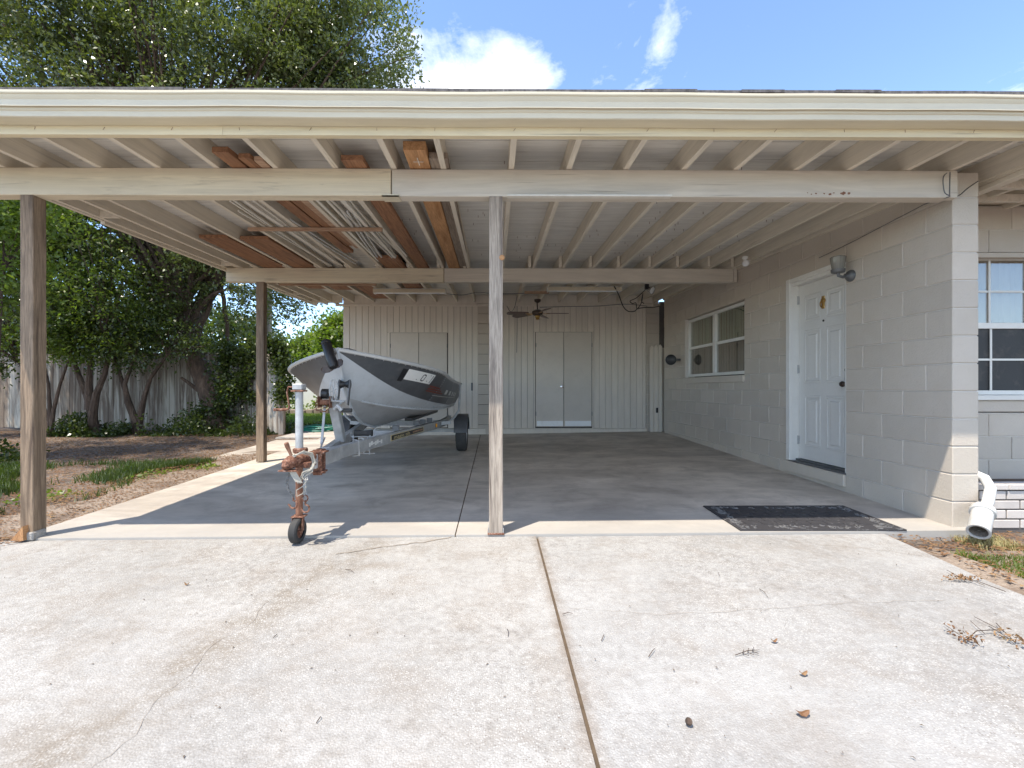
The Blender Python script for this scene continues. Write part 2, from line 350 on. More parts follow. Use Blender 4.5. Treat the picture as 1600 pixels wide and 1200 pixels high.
col = b.mix(mr.outputs[0], col, (.36,.345,.322))          # strip along the front edge, greyer and more even
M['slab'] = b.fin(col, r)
b = NB('bare_dirt'); co = b.co(world=True); n = b.noise(co, 1.2, 8, .65, .3); f = b.noise(co, 38, 6, .75); v = b.voro(b.co((1,1.7,1), world=True), 26, 'Color')
col = b.ramp(n, [(.32, (.055,.042,.032)), (.5, (.13,.10,.08)), (.7, (.29,.24,.195))]); sc_ = b.new('ShaderNodeSeparateColor'); b.lk(v, sc_.inputs[0])
col = b.mix(b.math('MULTIPLY', b.math('GREATER_THAN', sc_.outputs[0], .7), .5), col, (.26,.13,.06))
col = b.mix(b.math('MULTIPLY', b.math('LESS_THAN', sc_.outputs[1], .25), .5), col, (.07,.045,.03)); col = b.mix(b.ramp(f, [(.4, .35), (.65, 0.0)]), col, (.07,.05,.035))
b.bump(b.math('ADD', f, n), .02, .8); M['dirt'] = b.fin(col, .95)
b = NB('sandy_edge'); co = b.co(world=True); n = b.noise(co, 2.5, 8, .65, .3); f = b.noise(co, 60, 5, .7)
col = b.mix(b.ramp(f, [(.4, .5), (.62, 0.0)]), b.ramp(n, [(.35, (.18,.135,.10)), (.6, (.35,.285,.225))]), (.12,.075,.05)); b.bump(b.math('ADD', f, n), .012, .7); M['sand'] = b.fin(col, .95)
b = NB('sunlit_lawn'); co = b.co(world=True); n = b.noise(co, 3, 6, .7); col = b.ramp(n, [(.3, (.06,.11,.015)), (.6, (.16,.26,.03)), (.8, (.26,.30,.07))]); b.bump(b.noise(co, 40, 4, .7), .03, .9); M['lawn'] = b.fin(col, .9)
def leafmat(name, cols, trans=.35, rough=.42):
    b = NB(name); co = b.co(world=True); n = b.noise(co, 1.3, 5, .75); n2 = b.noise(co, 16, 2, .6)
    col = b.ramp(b.math('ADD', b.math('MULTIPLY', n, .55), b.math('MULTIPLY', n2, .45)), [(.32, cols[0]), (.5, cols[1]), (.68, cols[2])])
    b.fin(col, rough, 0, .6); t = b.new('ShaderNodeBsdfTranslucent'); b.lk(b.mix(1, col, (1.5,1.7,.6), 'MULTIPLY'), t.inputs[0])
    m = b.new('ShaderNodeMixShader'); m.inputs[0].default_value = trans; b.lk(b.p.outputs[0], m.inputs[1]); b.lk(t.outputs[0], m.inputs[2]); b.lk(m.outputs[0], b.N['Material Output'].inputs[0]); return b.mat
M['leaf_oak'] = leafmat('oak_leaves', [(.05,.065,.018), (.11,.135,.042), (.24,.25,.12)], .3, .3)
M['leaf_dark'] = leafmat('dark_shrub_leaves', [(.022,.034,.010), (.055,.078,.020), (.16,.185,.055)], .4, .3)
M['leaf_bright'] = leafmat('bright_leaves', [(.07,.10,.02), (.13,.18,.03), (.25,.29,.06)], .45)
M['grass'] = leafmat('grass_blades', [(.03,.05,.012), (.06,.09,.02), (.11,.14,.035)], .3)
M['dry'] = leafmat('dry_leaves', [(.10,.045,.025), (.22,.11,.05), (.36,.24,.12)], .15, .7)
b = NB('bark'); co = b.co((9,9,2), world=True); n = b.noise(co, 1.6, 8, .7, .8); M['bark'] = b.fin(b.ramp(n, [(.3, (.03,.02,.014)), (.55, (.10,.065,.045)), (.75, (.22,.16,.12))]), .95); b.bump(n, .03, 1)
b = NB('stained_white_fence'); co = b.co((7,7,.5), world=True); n = b.noise(co, .9, 8, .7, .5); fn = b.noise(b.co((30,30,1), world=True), 1, 5, .6)
col = b.mix(b.ramp(n, [(.40, 0.0), (.54, .9)]), (.50,.46,.39), (.12,.08,.055)); col = b.mix(b.ramp(fn, [(.45, 0.0), (.7, .4)]), col, (.33,.28,.22)); M['fence'] = b.fin(col, .85)
b = NB('stained_old_pickets'); co = b.co((9,9,.5), world=True); n = b.noise(co, 1.1, 8, .7, .5)
M['fence_old'] = b.fin(b.mix(b.ramp(n, [(.38, 0.0), (.6, .95)]), (.50,.46,.40), (.13,.085,.06)), .9)
b = NB('shingles'); n = b.noise(b.co(world=True), 25, 5, .7); M['shingle'] = b.fin(b.ramp(n, [(.35, (.05,.045,.045)), (.65, (.16,.15,.15))]), .95)
M['brick'] = paint('whitewashed_brick', (.60,.55,.51), .85, .1, (.35,.3,.27), .2, rnd_amt=.07, bumpd=.002, sc=8)
M['dark_joint_gap'] = paint('dark_joint_and_gap_shade', (.13,.115,.105), .95, .2)
M['hull_light'] = paint('pale_grey_hull_paint', (.55,.575,.59), .38, .10, (.26,.24,.21), .3, (1,1,1), .0006, sc=4)
M['hull_dark'] = paint('charcoal_hull_paint', (.085,.09,.096), .36, .25, (.2,.19,.18), .35, (1,1,1), .0006, sc=4)
M['hull_bottom'] = paint('stained_grey_hull_bottom', (.42,.42,.415), .5, .16, (.17,.14,.115), .55, (1,.6,1), .001, sc=3)
M['gunwale'] = paint('aluminium_gunwale', (.62,.62,.60), .4, .08, (.35,.3,.22), .25, metal=.2, sc=6)
M['plate'] = paint('white_number_plate', (.80,.79,.75), .4, .04, (.4,.36,.3), .15, sc=12)
M['red'] = paint('faded_red_decal', (.24,.06,.04), .5, .15)
M['gold'] = paint('gold_decal_letters', (.70,.58,.30), .5, .05)
b = NB('black_rubber_mat'); co = b.co(); n = b.noise(co, 22, 8, .75, .3)
M['mat'] = b.fin(b.mix(b.ramp(n, [(.57, 0.0), (.72, .8)]), (.035,.033,.036), (.26,.25,.24)), .6); b.bump(n, .002, .5)
M['mat_dust'] = paint('dusty_mat_relief', (.17,.165,.16), .8, .5, sc=30)

# ------------------------------------------------------------ ground, drive, slab
def grid(name, xs, ys, zf, mat, skirt=0):
    mb = MB(); nx, ny = len(xs), len(ys)
    v = [(x, y, zf(x, y)) for y in ys for x in xs]
    f = [(j*nx+i, j*nx+i+1, (j+1)*nx+i+1, (j+1)*nx+i) for j in range(ny-1) for i in range(nx-1)]
    mb.add(v, f)
    if skirt:
        ring = [i for i in range(nx)] + [j*nx+nx-1 for j in range(1, ny)] + [(ny-1)*nx+i for i in range(nx-2, -1, -1)] + [j*nx for j in range(ny-2, 0, -1)]
        vv = [v[i] for i in ring]; n = len(vv); mb.add(vv+[(p[0], p[1], p[2]-skirt) for p in vv], [(i, n+i, n+(i+1)%n, (i+1)%n) for i in range(n)])
    o = obj(name, mb, mat, smooth=False); o['kind'] = 'structure'; return o
def ns(x, y, s=1.0, seed=0): return math.sin(x*1.7*s+seed)*math.cos(y*2.3*s+seed*1.3)*.5+math.sin(x*4.1*s+y*3.3*s+seed)*.3+math.sin(x*9.7*s-y*7.9*s)*.2
def ground_z(x, y):
    z = floor_z(x, y)-.05 if y > 3.1 else min(floor_z(x, 3.3)-.05, drive_z(x, y)-.025)
    if x > 3.0 and y < 4: z = floor_z(3.3, 3.3)-.075 - .012*(3.3-max(y, -12))
    if x < -3.4 and y > 3: z += .014*ns(x, y, 1.4)
    if y > 13: z += -.0
    return z
xs = [-300,-120,-60,-30,-20,-16]+[-14+.35*i for i in range(54)]+[5,6,8,12,20,40,90,300]
ys = [-300,-100,-40,-20,-12,-6,-3,-1]+[0+.35*i for i in range(40)]+[14.5,16,18,22,30,50,120,500]
grid('ground', xs, ys, ground_z, M['dirt'])
XJ = .30
def rr(a, b, n): return [a+(b-a)*i/n for i in range(n+1)]
grid('driveway', rr(-6.2, XJ-.007, 12), rr(-12, 3.245, 20), drive_z, M['drive_old'], .1)
def right_edge(y): return 2.76+.05*math.sin(y*2.1)
mb = MB(); yy = rr(-12, 3.245, 40); v = []
for y in yy:
    for i in range(7):
        x = XJ+.007+(right_edge(y)-XJ-.007)*i/6 + (.03*ns(0, y*3) if i == 6 else 0); v.append((x, y, drive_z(x, y)-.004))
mb.add(v, [(j*7+i, j*7+i+1, (j+1)*7+i+1, (j+1)*7+i) for j in range(40) for i in range(6)])
mb.add([v[j*7+6] for j in range(41)]+[(v[j*7+6][0], v[j*7+6][1], v[j*7+6][2]-.09) for j in range(41)], [(j, 41+j, 42+j, j+1) for j in range(40)])
dr = obj('driveway', mb, M['drive']); dr['kind'] = 'structure'
mb = MB(); mb.quad((XJ-.014,-12,drive_z(0,-12)-.016),(XJ+.014,-12,drive_z(0,-12)-.016),(XJ+.014,3.245,drive_z(0,3.245)-.016),(XJ-.014,3.245,drive_z(0,3.245)-.016))
M['joint'] = paint('dirt_filled_joint', (.13,.095,.065), .95, .3, sc=12)
obj('joint_filler', mb, M['joint'])['kind'] = 'structure'
SL = -3.42
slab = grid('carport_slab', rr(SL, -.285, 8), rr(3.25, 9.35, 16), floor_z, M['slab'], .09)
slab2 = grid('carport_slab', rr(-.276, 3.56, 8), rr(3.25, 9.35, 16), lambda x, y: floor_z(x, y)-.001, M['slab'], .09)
mb = MB(); mb.quad((-.289,3.25,floor_z(0,3.3)-.012),(-.273,3.25,floor_z(0,3.3)-.012),(-.273,9.3,floor_z(0,9.3)-.012),(-.289,9.3,floor_z(0,9.3)-.012)); obj('slab_joint', mb, M['joint'])['kind'] = 'structure'
def crack(path, w, zf, parent, seed):
    random.seed(seed); pts = []
    for (a, b2) in zip(path[:-1], path[1:]):
        n = max(3, int(math.dist(a, b2)/.035))
        for i in range(n): t = i/n; pts.append((a[0]+(b2[0]-a[0])*t+random.uniform(-.011,.011), a[1]+(b2[1]-a[1])*t+random.uniform(-.008,.008)))
    mb = MB(); v = []
    for i, p in enumerate(pts):
        q = pts[min(i+1, len(pts)-1)]; r_ = pts[max(i-1, 0)]; dx, dy = q[0]-r_[0], q[1]-r_[1]; l = math.hypot(dx, dy) or 1; ww = w*random.uniform(.4, 1.2)/2
        for sg in (-1, 1): x, y = p[0]-dy/l*ww*sg, p[1]+dx/l*ww*sg; v.append((x, y, zf(x, y)+.003))
    mb.add(v, [(2*i, 2*i+2, 2*i+3, 2*i+1) for i in range(len(pts)-1)]); return obj('crack', mb, M['joint2'], parent)
M['joint2'] = paint('crack_dirt', (.30,.25,.20), .95, .3, sc=20)
dl = bpy.data.objects['driveway']
crack([(-.30,3.24),(-.50,3.14),(-.75,3.06),(-.95,2.97),(-1.05,2.93)], .010, drive_z, dl, 1)
crack([(-1.12,2.45),(-1.16,2.3),(-1.13,2.1),(-1.2,1.95),(-1.17,1.75),(-1.2,1.6),(-1.14,1.45),(-1.22,1.2)], .002, drive_z, dl, 2)
crack([(.33,2.24),(.8,2.16),(1.3,2.2),(1.75,2.26),(2.3,2.27)], .002, lambda x, y: drive_z(x, y)-.003, dr, 3)
crack([(1.9,3.2),(2.15,3.05),(2.4,2.97),(2.72,2.82)], .003, lambda x, y: drive_z(x, y)-.003, dr, 4)
grid('walkway', rr(-4.3, -3.45, 6), rr(6.9, 9.0, 6), lambda x, y: floor_z(x, y)-.025, M['slab'], .05)
grid('walkway', rr(-4.5, -3.08, 6), rr(9.38, 12.2, 6), lambda x, y: floor_z(x, y)-.02, M['slab'], .05)
# sandy strip by the slab, and the eroded patch beside the drive
def strip(name, pts, mat, dz, zf=ground_z, nsub=10):
    mb = MB(); v = []
    for (y, x0, x1) in pts:
        for i in range(nsub+1):
            x = x0+(x1-x0)*i/nsub; e = math.sin(math.pi*i/nsub)**.3 if 0 < i < nsub else 0
            v.append((x, y, zf(x, y)+dz*e-.004*(1-e)+.004*ns(x*3, y*3)))
    n = nsub+1; mb.add(v, [(j*n+i, j*n+i+1, (j+1)*n+i+1, (j+1)*n+i) for j in range(len(pts)-1) for i in range(nsub)])
    o = obj(name, mb, mat); o['kind'] = 'structure'
strip('sandy_ground', [(1.5+.25*i, -3.42-.75-.25*ns(i, 2)-.12*math.sin(i*.9), SL+.03) for i in range(25)], M['sand'], .03)
strip('sandy_ground', [(-4+.25*i, 2.72, 3.75+.15*ns(i, 1)) for i in range(29)], M['sand'], .02)
grid('lawn', rr(-16, -2.6, 14), rr(12.4, 30, 12), lambda x, y: ground_z(x, y)+.03+.03*ns(x, y), M['lawn'])

# ------------------------------------------------------------ carport
carport = thing('carport', 'long flat-roofed timber carport painted cream, on three wooden posts, over the boat', 'carport', (0, 3.28, 0))
def hr(y): return CZ+1.561+.0295*(y-3.29)                 # underside of the rafters
RX = [-3.47,-3.238,-2.795,-2.381,-1.968,-1.552,-1.127,-.716,-.363,.119,.528,.936,1.350,1.722,2.154,2.531,2.953,3.275,3.70,4.10,4.52,4.93,5.34]
RH = .145; sl = .0295
def rafter_mesh(y0, y1, y_ref):
    mb = MB(); w = .019; v = []
    for y in (y0, y1):
        for (x, z) in ((-w, 0), (w, 0), (w, RH), (-w, RH)): v.append((x, y-y_ref, z+sl*(y-y_ref)))
    mb.add(v, [(0,1,2,3),(4,7,6,5),(0,4,5,1),(1,5,6,2),(2,6,7,3),(3,7,4,0)]); return make_mesh('rafter', mb.v, mb.f, M['rafter'])
rf = rafter_mesh(2.832, 6.42, 3.29); rb = rafter_mesh(6.16, 9.6, 3.29)
for x in RX:
    inst('rafter', rf, carport, (x, 3.29, hr(3.29)+.001), rz=random.uniform(-.0015,.0015))
    if x < 3.3: inst('rafter', rb, carport, (x-.047+random.uniform(-.004,.004), 3.29, hr(3.29)+.001))
# outer edge boards on the left, with a lapped splice
def slopebox(name, x0, x1, y0, y1, h0, h1, mat, label=None, c=0):
    mb = MB(); v = []
    for y in (y0, y1):
        for (x, h) in ((x0, h0), (x1, h0), (x1, h1), (x0, h1)): v.append((x, y, hr(y)+h))
    mb.add(v, [(0,1,2,3),(4,7,6,5),(0,4,5,1),(1,5,6,2),(2,6,7,3),(3,7,4,0)]); return obj(name, mb, mat, carport, label=label)
slopebox('barge_board', -3.75, -3.71, 2.84, 4.35, -.006, .165, M['rafter'])
slopebox('barge_board', -3.745, -3.705, 4.352, 9.55, -.03, .165, M['rafter'])
slopebox('rafter', -3.705, -3.667, 2.84, 9.5, .0, .15, M['rafter'])
slopebox('splice_block', -3.666, -3.50, 4.25, 4.29, -.0, .14, M['rafter']); slopebox('splice_block', -3.666, -3.49, 6.12, 6.16, 0, .14, M['rafter'])
slopebox('splice_block', -3.66, -3.50, 7.3, 7.34, 0, .14, M['lum_brown']); slopebox('splice_block', -3.66, -3.50, 8.3, 8.34, 0, .14, M['rafter']); slopebox('end_block', -3.66, -3.06, 9.15, 9.19, -.02, .145, M['rafter'])
for i in range(22):                                       # cross-laid roof boards
    y0 = 2.83+.305*i
    slopebox('roof_board', -3.75, 5.9, y0, y0+.300, RH+.002, RH+.02, M['deck'])
slopebox('roof_covering', -3.80, 6.0, 2.80, 9.7, RH+.022, .206, M['shingle'])
mb = MB(); x = -3.8
while x < 6:
    w = random.uniform(.25, .34); mb.box(x, x+w-.0008, 2.675+random.uniform(-.005,.005), 2.81, hr(2.8)+.195, hr(2.8)+.211+random.uniform(0,.0012)); x += w
obj('shingle_edge', mb, M['shingle'], carport, kind='stuff')
slopebox('fascia_board', -3.75, -1.66, 2.79, 2.83, -.001, RH+.02, M['fascia']); slopebox('fascia_board', -1.658, 6.0, 2.79, 2.83, -.001, RH+.02, M['fascia'])
# K-style gutter
prof = [(2.788, .052), (2.706, .052), (2.699, .056), (2.697, .084), (2.690, .089), (2.688, .097), (2.680, .118), (2.668, .140), (2.662, .152), (2.660, .160), (2.653, .163), (2.651, .168), (2.651, .180), (2.656, .184), (2.666, .183), (2.668, .176), (2.672, .10)]
mb = MB(); gz = hr(2.75)
for (xa, xb) in ((-3.78, 6.0),):
    xg = [xa+(xb-xa)*i/40 for i in range(41)]; n = len(prof); v = [(x, p[0]+.0015*math.sin(x*2.7+1), gz+p[1]-.0042*(x/3)+.002*math.sin(x*3.1)+.0015*math.sin(x*7.3)) for x in xg for p in prof]
    mb.add(v, [(j*n+i, j*n+i+1, (j+1)*n+i+1, (j+1)*n+i) for j in range(40) for i in range(n-1)])
obj('gutter', mb, M['gutter'], carport, smooth=True, angle=18)
# dry leaves and grit caught in the gutter lip, nail heads on the fascia
mb = MB()
for x in RX: 
    zz = hr(2.79)+.035
    mb.beam((x-.004, 2.7885, zz-.008), (x+random.uniform(-.008,.012), 2.7885, zz+.010), .002, .002, up=(0,1,0))
obj('nail', mb, M['rust'], carport, kind='stuff')
# beams: doubled boards
def dbeam(x0, x1, y0, top, h, mat, thick=.094):
    piece('beam', x0, x1, y0, y0+thick, top-h, top, .004, mat, carport)
ft = CZ+1.559
dbeam(-3.70, -.738, 3.238, ft+.001, .193, M['beam_raw']); dbeam(-.732, 3.262, 3.243, ft-.001, .193, M['beam'])
piece('end_trim', 3.264, 3.318, 3.245, 3.30, ft-.193, ft, .003, M['beam'], carport)
dbeam(-3.68, -.700, 6.26, hr(6.3)-.001, .19, M['beam_raw']); dbeam(-.694, 3.29, 6.262, hr(6.3)-.001, .19, M['beam']); piece('end_trim', 3.292, 3.34, 6.25, 6.36, hr(6.3)-.19, hr(6.3)+.01, .003, M['beam'], carport)
mb = MB(); mb.box(-.80, -.68, 3.232, 3.24, ft-.20, ft-.185); mb.box(-.80, -.68, 3.232, 3.33, ft-.2, ft-.1925); obj('tie_plate', mb, M['gutter'], carport)
piece('trim_strip', .09, 1.25, 3.20, 3.243, ft-.2085, ft-.1945, .002, M['lum_white'], carport, label='white strip under the beam')
# posts
def post(x0, x1, y0, y1, zt, mat, label):
    z0 = floor_z(x0, y0)+.012; mb = MB(); n = 12; v = []
    for i in range(n+1):
        z = z0+(zt-z0)*i/n; j = lambda: random.uniform(-.0012, .0012)
        for (x, y) in ((x0+.004,y0),(x1-.004,y0),(x1,y0+.004),(x1,y1),(x0,y1),(x0,y0+.004)): v.append((x+j(), y+j(), z))
    mb.add(v, [(i*6+q, i*6+(q+1)%6, (i+1)*6+(q+1)%6, (i+1)*6+q) for i in range(n) for q in range(6)]+[tuple(range(6))[::-1], tuple(n*6+q for q in range(6))])
    return obj('post', mb, mat, carport, label=label)
post(-3.355, -3.262, 3.24, 3.335, ft-.194, M['post_l'], 'brown weathered post at left front')
pc = post(-.040, .058, 3.243, 3.337, ft-.194, M['post_c'], 'grey split post in the middle')
bl = post(-3.27, -3.165, 6.262, 6.352, hr(6.3)-.192, M['post_l'], 'short brown post at the back left')
piece('post_base', -.05, .068, 3.236, 3.344, floor_z(0,3.3)-.002, floor_z(0,3.3)+.011, .003, M['rust'], carport)
mb = MB()
for x in (-.047, .059): mb.box(x, x+.006, 3.25, 3.33, floor_z(0,3.3), floor_z(0,3.3)+.045)
obj('post_bracket', mb, M['steel'], carport)
mb = MB(); mb.lathe([(0,.006),(.017,.005),(.02,0)], (.052, 3.242, CZ+.93), (0,-1,0), 12); obj('knot', mb, M['lum_orange'], carport)
piece('post_base', -3.30, -3.25, 3.225, 3.33, floor_z(-3.3,3.3)-.01, floor_z(-3.3,3.3)+.05, .008, M['drive_old'], carport)
mb = MB(); a = Vector((-3.38,3.2,floor_z(-3.3,3.3))); mb.add([a, a+Vector((.09,0,0)), a+Vector((.085,0,.10)), a+Vector((.0,.05,.0)), a+Vector((.09,.05,.0)), a+Vector((.085,.04,.10))], [(0,1,2),(3,5,4),(0,2,5,3),(1,4,5,2),(0,3,4,1)])
tag(obj('wood_offcut', mb, M['lum_orange'], None, loc=a), 'small orange wood offcut leaning at the foot of the left front post', 'offcut')
# peeled paint spots on the front beam
mb = MB(); random.seed(5)
for (px, py, r_) in ((1318,301,.022),(1327,300,.016),(1297,302,.016),(1288,301,.01),(1275,301,.009),(1268,302,.008),(1262,300,.006),(1303,300,.008)):
    c = PT(px, py, 3.242); m_ = 9; v = [(c.x+r_*random.uniform(.5,1.1)*math.cos(6.28*i/m_), 3.2415, c.z+r_*.7*random.uniform(.4,1.1)*math.sin(6.28*i/m_)) for i in range(m_)]; mb.add(v, [tuple(range(m_))[::-1]])
obj('peeled_spot', mb, M['rustpipe'], carport, kind='stuff')
# hangers and nails poking through the roof boards
mb = MB(); random.seed(11)
for i in range(150):
    x = random.uniform(-1, 3.2); y = random.uniform(3.4, 6.2); z = hr(y)+RH
    if min(abs(x-r_) for r_ in RX) < .03: continue
    mb.beam((x, y, z-.022), (x, y, z+.001), .0035, .0035, up=(0,1,0))
obj('nail_tip', mb, M['rust'], carport, kind='stuff')

# ------------------------------------------------------------ house: block walls, door, windows
house = thing('house', 'single-storey house of beige painted concrete block with a white side door', 'house', (3.357, 3.32, 0))
XW, YW, BM = 3.357, 3.32, .2032; ZC = .013; TH = .194
def topz(y): return CZ+1.60+.034*(y-3.95) if y > 3.6 else CZ+1.555
ops = [(4.337, 5.196, .216, 2.248), (6.11, 8.02, 1.232, 2.248)]
YE = 9.02; g_ = .007
def cutspans(spans, lo, hi):
    o = []
    for a, b2 in spans:
        if hi <= a or lo >= b2: o.append((a, b2)); continue
        if a < lo: o.append((a, lo))
        if b2 > hi: o.append((hi, b2))
    return o
for kx in range(-1, 14):
    z0 = ZC+BM*kx; z1 = z0+BM
    n = 1 if kx % 2 else 2; edges = [YW]+[YW+BM*j for j in range(n, 40, 2) if YW+BM*j < YE]+[YE]
    for a, b2 in zip(edges[:-1], edges[1:]):
        sp = [(a, b2)]
        for (o0, o1, p0, p1) in ops:
            if z0 < p1-.05 and z1 > p0+.05: sp = cutspans(sp, o0, o1)
        for s0, s1 in sp:
            if s1-s0 < .03: continue
            zz = min(z1, topz((s0+s1)/2)+.03)
            if zz-z0 < .03: continue
            piece('block', XW+random.uniform(-.0006,.0006), XW+TH, s0+(g_/2 if s0 != YW else 0), s1-g_/2, z0+g_/2, zz-g_/2, .005, M['block'], house)
mb = MB()
e = .007
for (a, b2, z0, z1) in [(YW+e, ops[0][0]+e, -.3, 2.60), (ops[0][1]-e, ops[1][0]+e, -.3, 2.66), (ops[1][1]-e, YE-e, -.3, 2.8), (ops[0][0]+e, ops[0][1]-e, -.3, ops[0][2]-e), (ops[0][0]+e, ops[0][1]-e, ops[0][3]+e, 2.62), (ops[1][0]+e, ops[1][1]-e, -.3, ops[1][2]-e), (ops[1][0]+e, ops[1][1]-e, ops[1][3]+e, 2.7)]:
    mb.box(XW+e, XW+TH-e, a, b2, z0, z1)
obj('wall_core', mb, M['mortar'], house)
slopev = MB(); v = []
for y in (3.45, 9.0):
    for (x, z) in ((XW-.03, topz(y)-.03), (XW+.0, topz(y)-.03), (XW, hr(y)+.1), (XW-.03, hr(y)+.1)): v.append((x, y, z))
slopev.add(v, [(0,1,2,3),(4,7,6,5),(0,4,5,1),(1,5,6,2),(2,6,7,3),(3,7,4,0)]); obj('wall_plate', slopev, M['rafter'], house)
# front wall of the house, set back
FY = 4.0
wop = (3.80, 5.16, .84, 2.25)
for kx in range(-1, 14):
    z0 = ZC+BM*kx; z1 = z0+BM; x0 = XW+TH
    edges = [x0]+[3.35+BM*j for j in range(2+(kx % 2), 30, 2) if 3.35+BM*j < 6.2]+[6.2]
    for a, b2 in zip(edges[:-1], edges[1:]):
        sp = [(a, b2)]
        if z0 < wop[3]-.05 and z1 > wop[2]+.05: sp = cutspans(sp, wop[0], wop[1])
        for s0, s1 in sp:
            if s1-s0 < .03 or z0 > 2.6: continue
            piece('block', s0+g_/2, s1-g_/2, FY, FY+TH, z0+g_/2, min(z1, 2.66)-g_/2, .0035, M['block'], house)
mb = MB(); mb.box(x0, wop[0]+e, FY+e, FY+TH-e, -.3, 2.66); mb.box(wop[1]-e, 6.2, FY+e, FY+TH-e, -.3, 2.66); mb.box(wop[0]+e, wop[1]-e, FY+e, FY+TH-e, -.3, wop[2]-e); mb.box(wop[0]+e, wop[1]-e, FY+e, FY+TH-e, wop[3]+e, 2.66)
mb.box(6.0, 6.2, FY+.2, 9.3, -.3, 2.7); mb.box(XW+TH, 6.2, 9.1, 9.3, -.3, 2.7); mb.box(XW+TH+.001, 6.2, FY+TH, 9.1, .15, .2)
obj('wall_core', mb, M['mortar'], house)
mb = MB(); mb.box(XW+TH+.002, 6.19, FY-.005, FY+.30, 2.68, 2.75); obj('soffit', mb, M['rafter'], house)
# side door
door = obj('door_frame', MB().box(XW+.02, XW+.13, 5.155, 5.194, .235, 2.246, .002).box(XW+.02, XW+.13, 4.339, 4.375, .235, 2.246, .002).box(XW+.02, XW+.13, 4.376, 5.154, 2.205, 2.246, .002), M['white'], house)
mb = MB(); mb.box(XW-.012, XW+.02, 5.150, 5.215, .236, 2.285, .003); mb.box(XW-.010, XW+.02, 4.34, 5.149, 2.236, 2.283, .003); obj('casing', mb, M['white'], door)
DX = XW+.098; dy0, dy1, dz0, dz1 = 4.378, 5.152, .262, 2.202
mb = MB(); mb.box(DX, DX+.044, dy0, dy1, dz0, dz1)
dleaf = obj('door_leaf', mb, M['door'], house, label='white six-panel door')
wd = dy1-dy0; cols_ = [(dy0+.10, dy0+.10+.245), (dy1-.10-.245, dy1-.10)]; rows_ = [(1.79, 2.075), (1.11, 1.69), (.41, .97)]
for (a, b2) in cols_:
    for (z0, z1) in rows_:
        mb = MB(); w = .022; t = .007; X0 = DX-.0005
        for (q0, q1, r0, r1) in ((a, b2, z0, z0+w), (a, b2, z1-w, z1), (a, a+w, z0+w, z1-w), (b2-w, b2, z0+w, z1-w)): mb.box(X0-t, X0, q0, q1, r0, r1, .004)
        ii = .05; mb.add([(X0,a+ii,z0+ii),(X0,b2-ii,z0+ii),(X0,b2-ii,z1-ii),(X0,a+ii,z1-ii),(X0-t,a+ii+.014,z0+ii+.014),(X0-t,b2-ii-.014,z0+ii+.014),(X0-t,b2-ii-.014,z1-ii-.014),(X0-t,a+ii+.014,z1-ii-.014)], [(0,4,5,1),(1,5,6,2),(2,6,7,3),(3,7,4,0),(4,7,6,5)])
        obj('panel', mb, M['door'], dleaf)
for z in (.42, 1.22, 2.0): mb = MB(); mb.box(DX-.012, DX+.004, 5.142, 5.165, z, z+.09, .002); mb.tube([(DX-.014, 5.153, z-.004), (DX-.014, 5.153, z+.094)], .006, 8); obj('hinge', mb, M['steel'], dleaf)
kz = 1.09; ky = 4.435
mb = MB(); mb.lathe([(.032,0),(.032,.008),(.012,.012),(.012,.035),(.026,.045),(.029,.06),(.022,.072),(0,.076)], (DX, ky, kz), (-1,0,0), 16); obj('handle', mb, M['bronze'], dleaf, smooth=True)
mb = MB(); mb.lathe([(.026,0),(.026,.014),(.02,.02),(0,.02)], (DX, ky, kz+.14), (-1,0,0), 16); obj('deadbolt', mb, M['bronze'], dleaf, smooth=True)
mb = MB(); cy = (dy0+dy1)/2-.0; mb.lathe([(.03,0),(.028,.012),(.012,.02),(0,.02)], (DX, cy, 1.97), (-1,0,0), 14); mb.tube([(DX-.018, cy+.025*math.sin(t*.5), 1.965+.035*math.cos(t*.5)-.03) for t in range(13)], .006, 6); mb.box(DX-.01, DX, cy-.022, cy+.022, 1.885, 2.02, .006); obj('knocker', mb, M['brass'], dleaf, smooth=True)
mb = MB(); mb.lathe([(.011,0),(.011,.006),(0,.006)], (DX, cy, 1.76), (-1,0,0), 12); obj('peephole', mb, M['dark'], dleaf)
obj('threshold', MB().box(XW-.0, XW+.10, 4.341, 5.192, .218, .236, .003).box(XW+.06, XW+.14, 4.376, 5.154, .2362, .256, .002), M['dsteel'], door)
obj('door_sill', MB().box(XW-.032, XW-.0007, 4.325, 5.215, .108, .222, .006), M['block'], house)
obj('room_dark', MB().box(XW+.146, XW+.19, 4.3, 5.25, .2, 2.3), M['dark'], house)
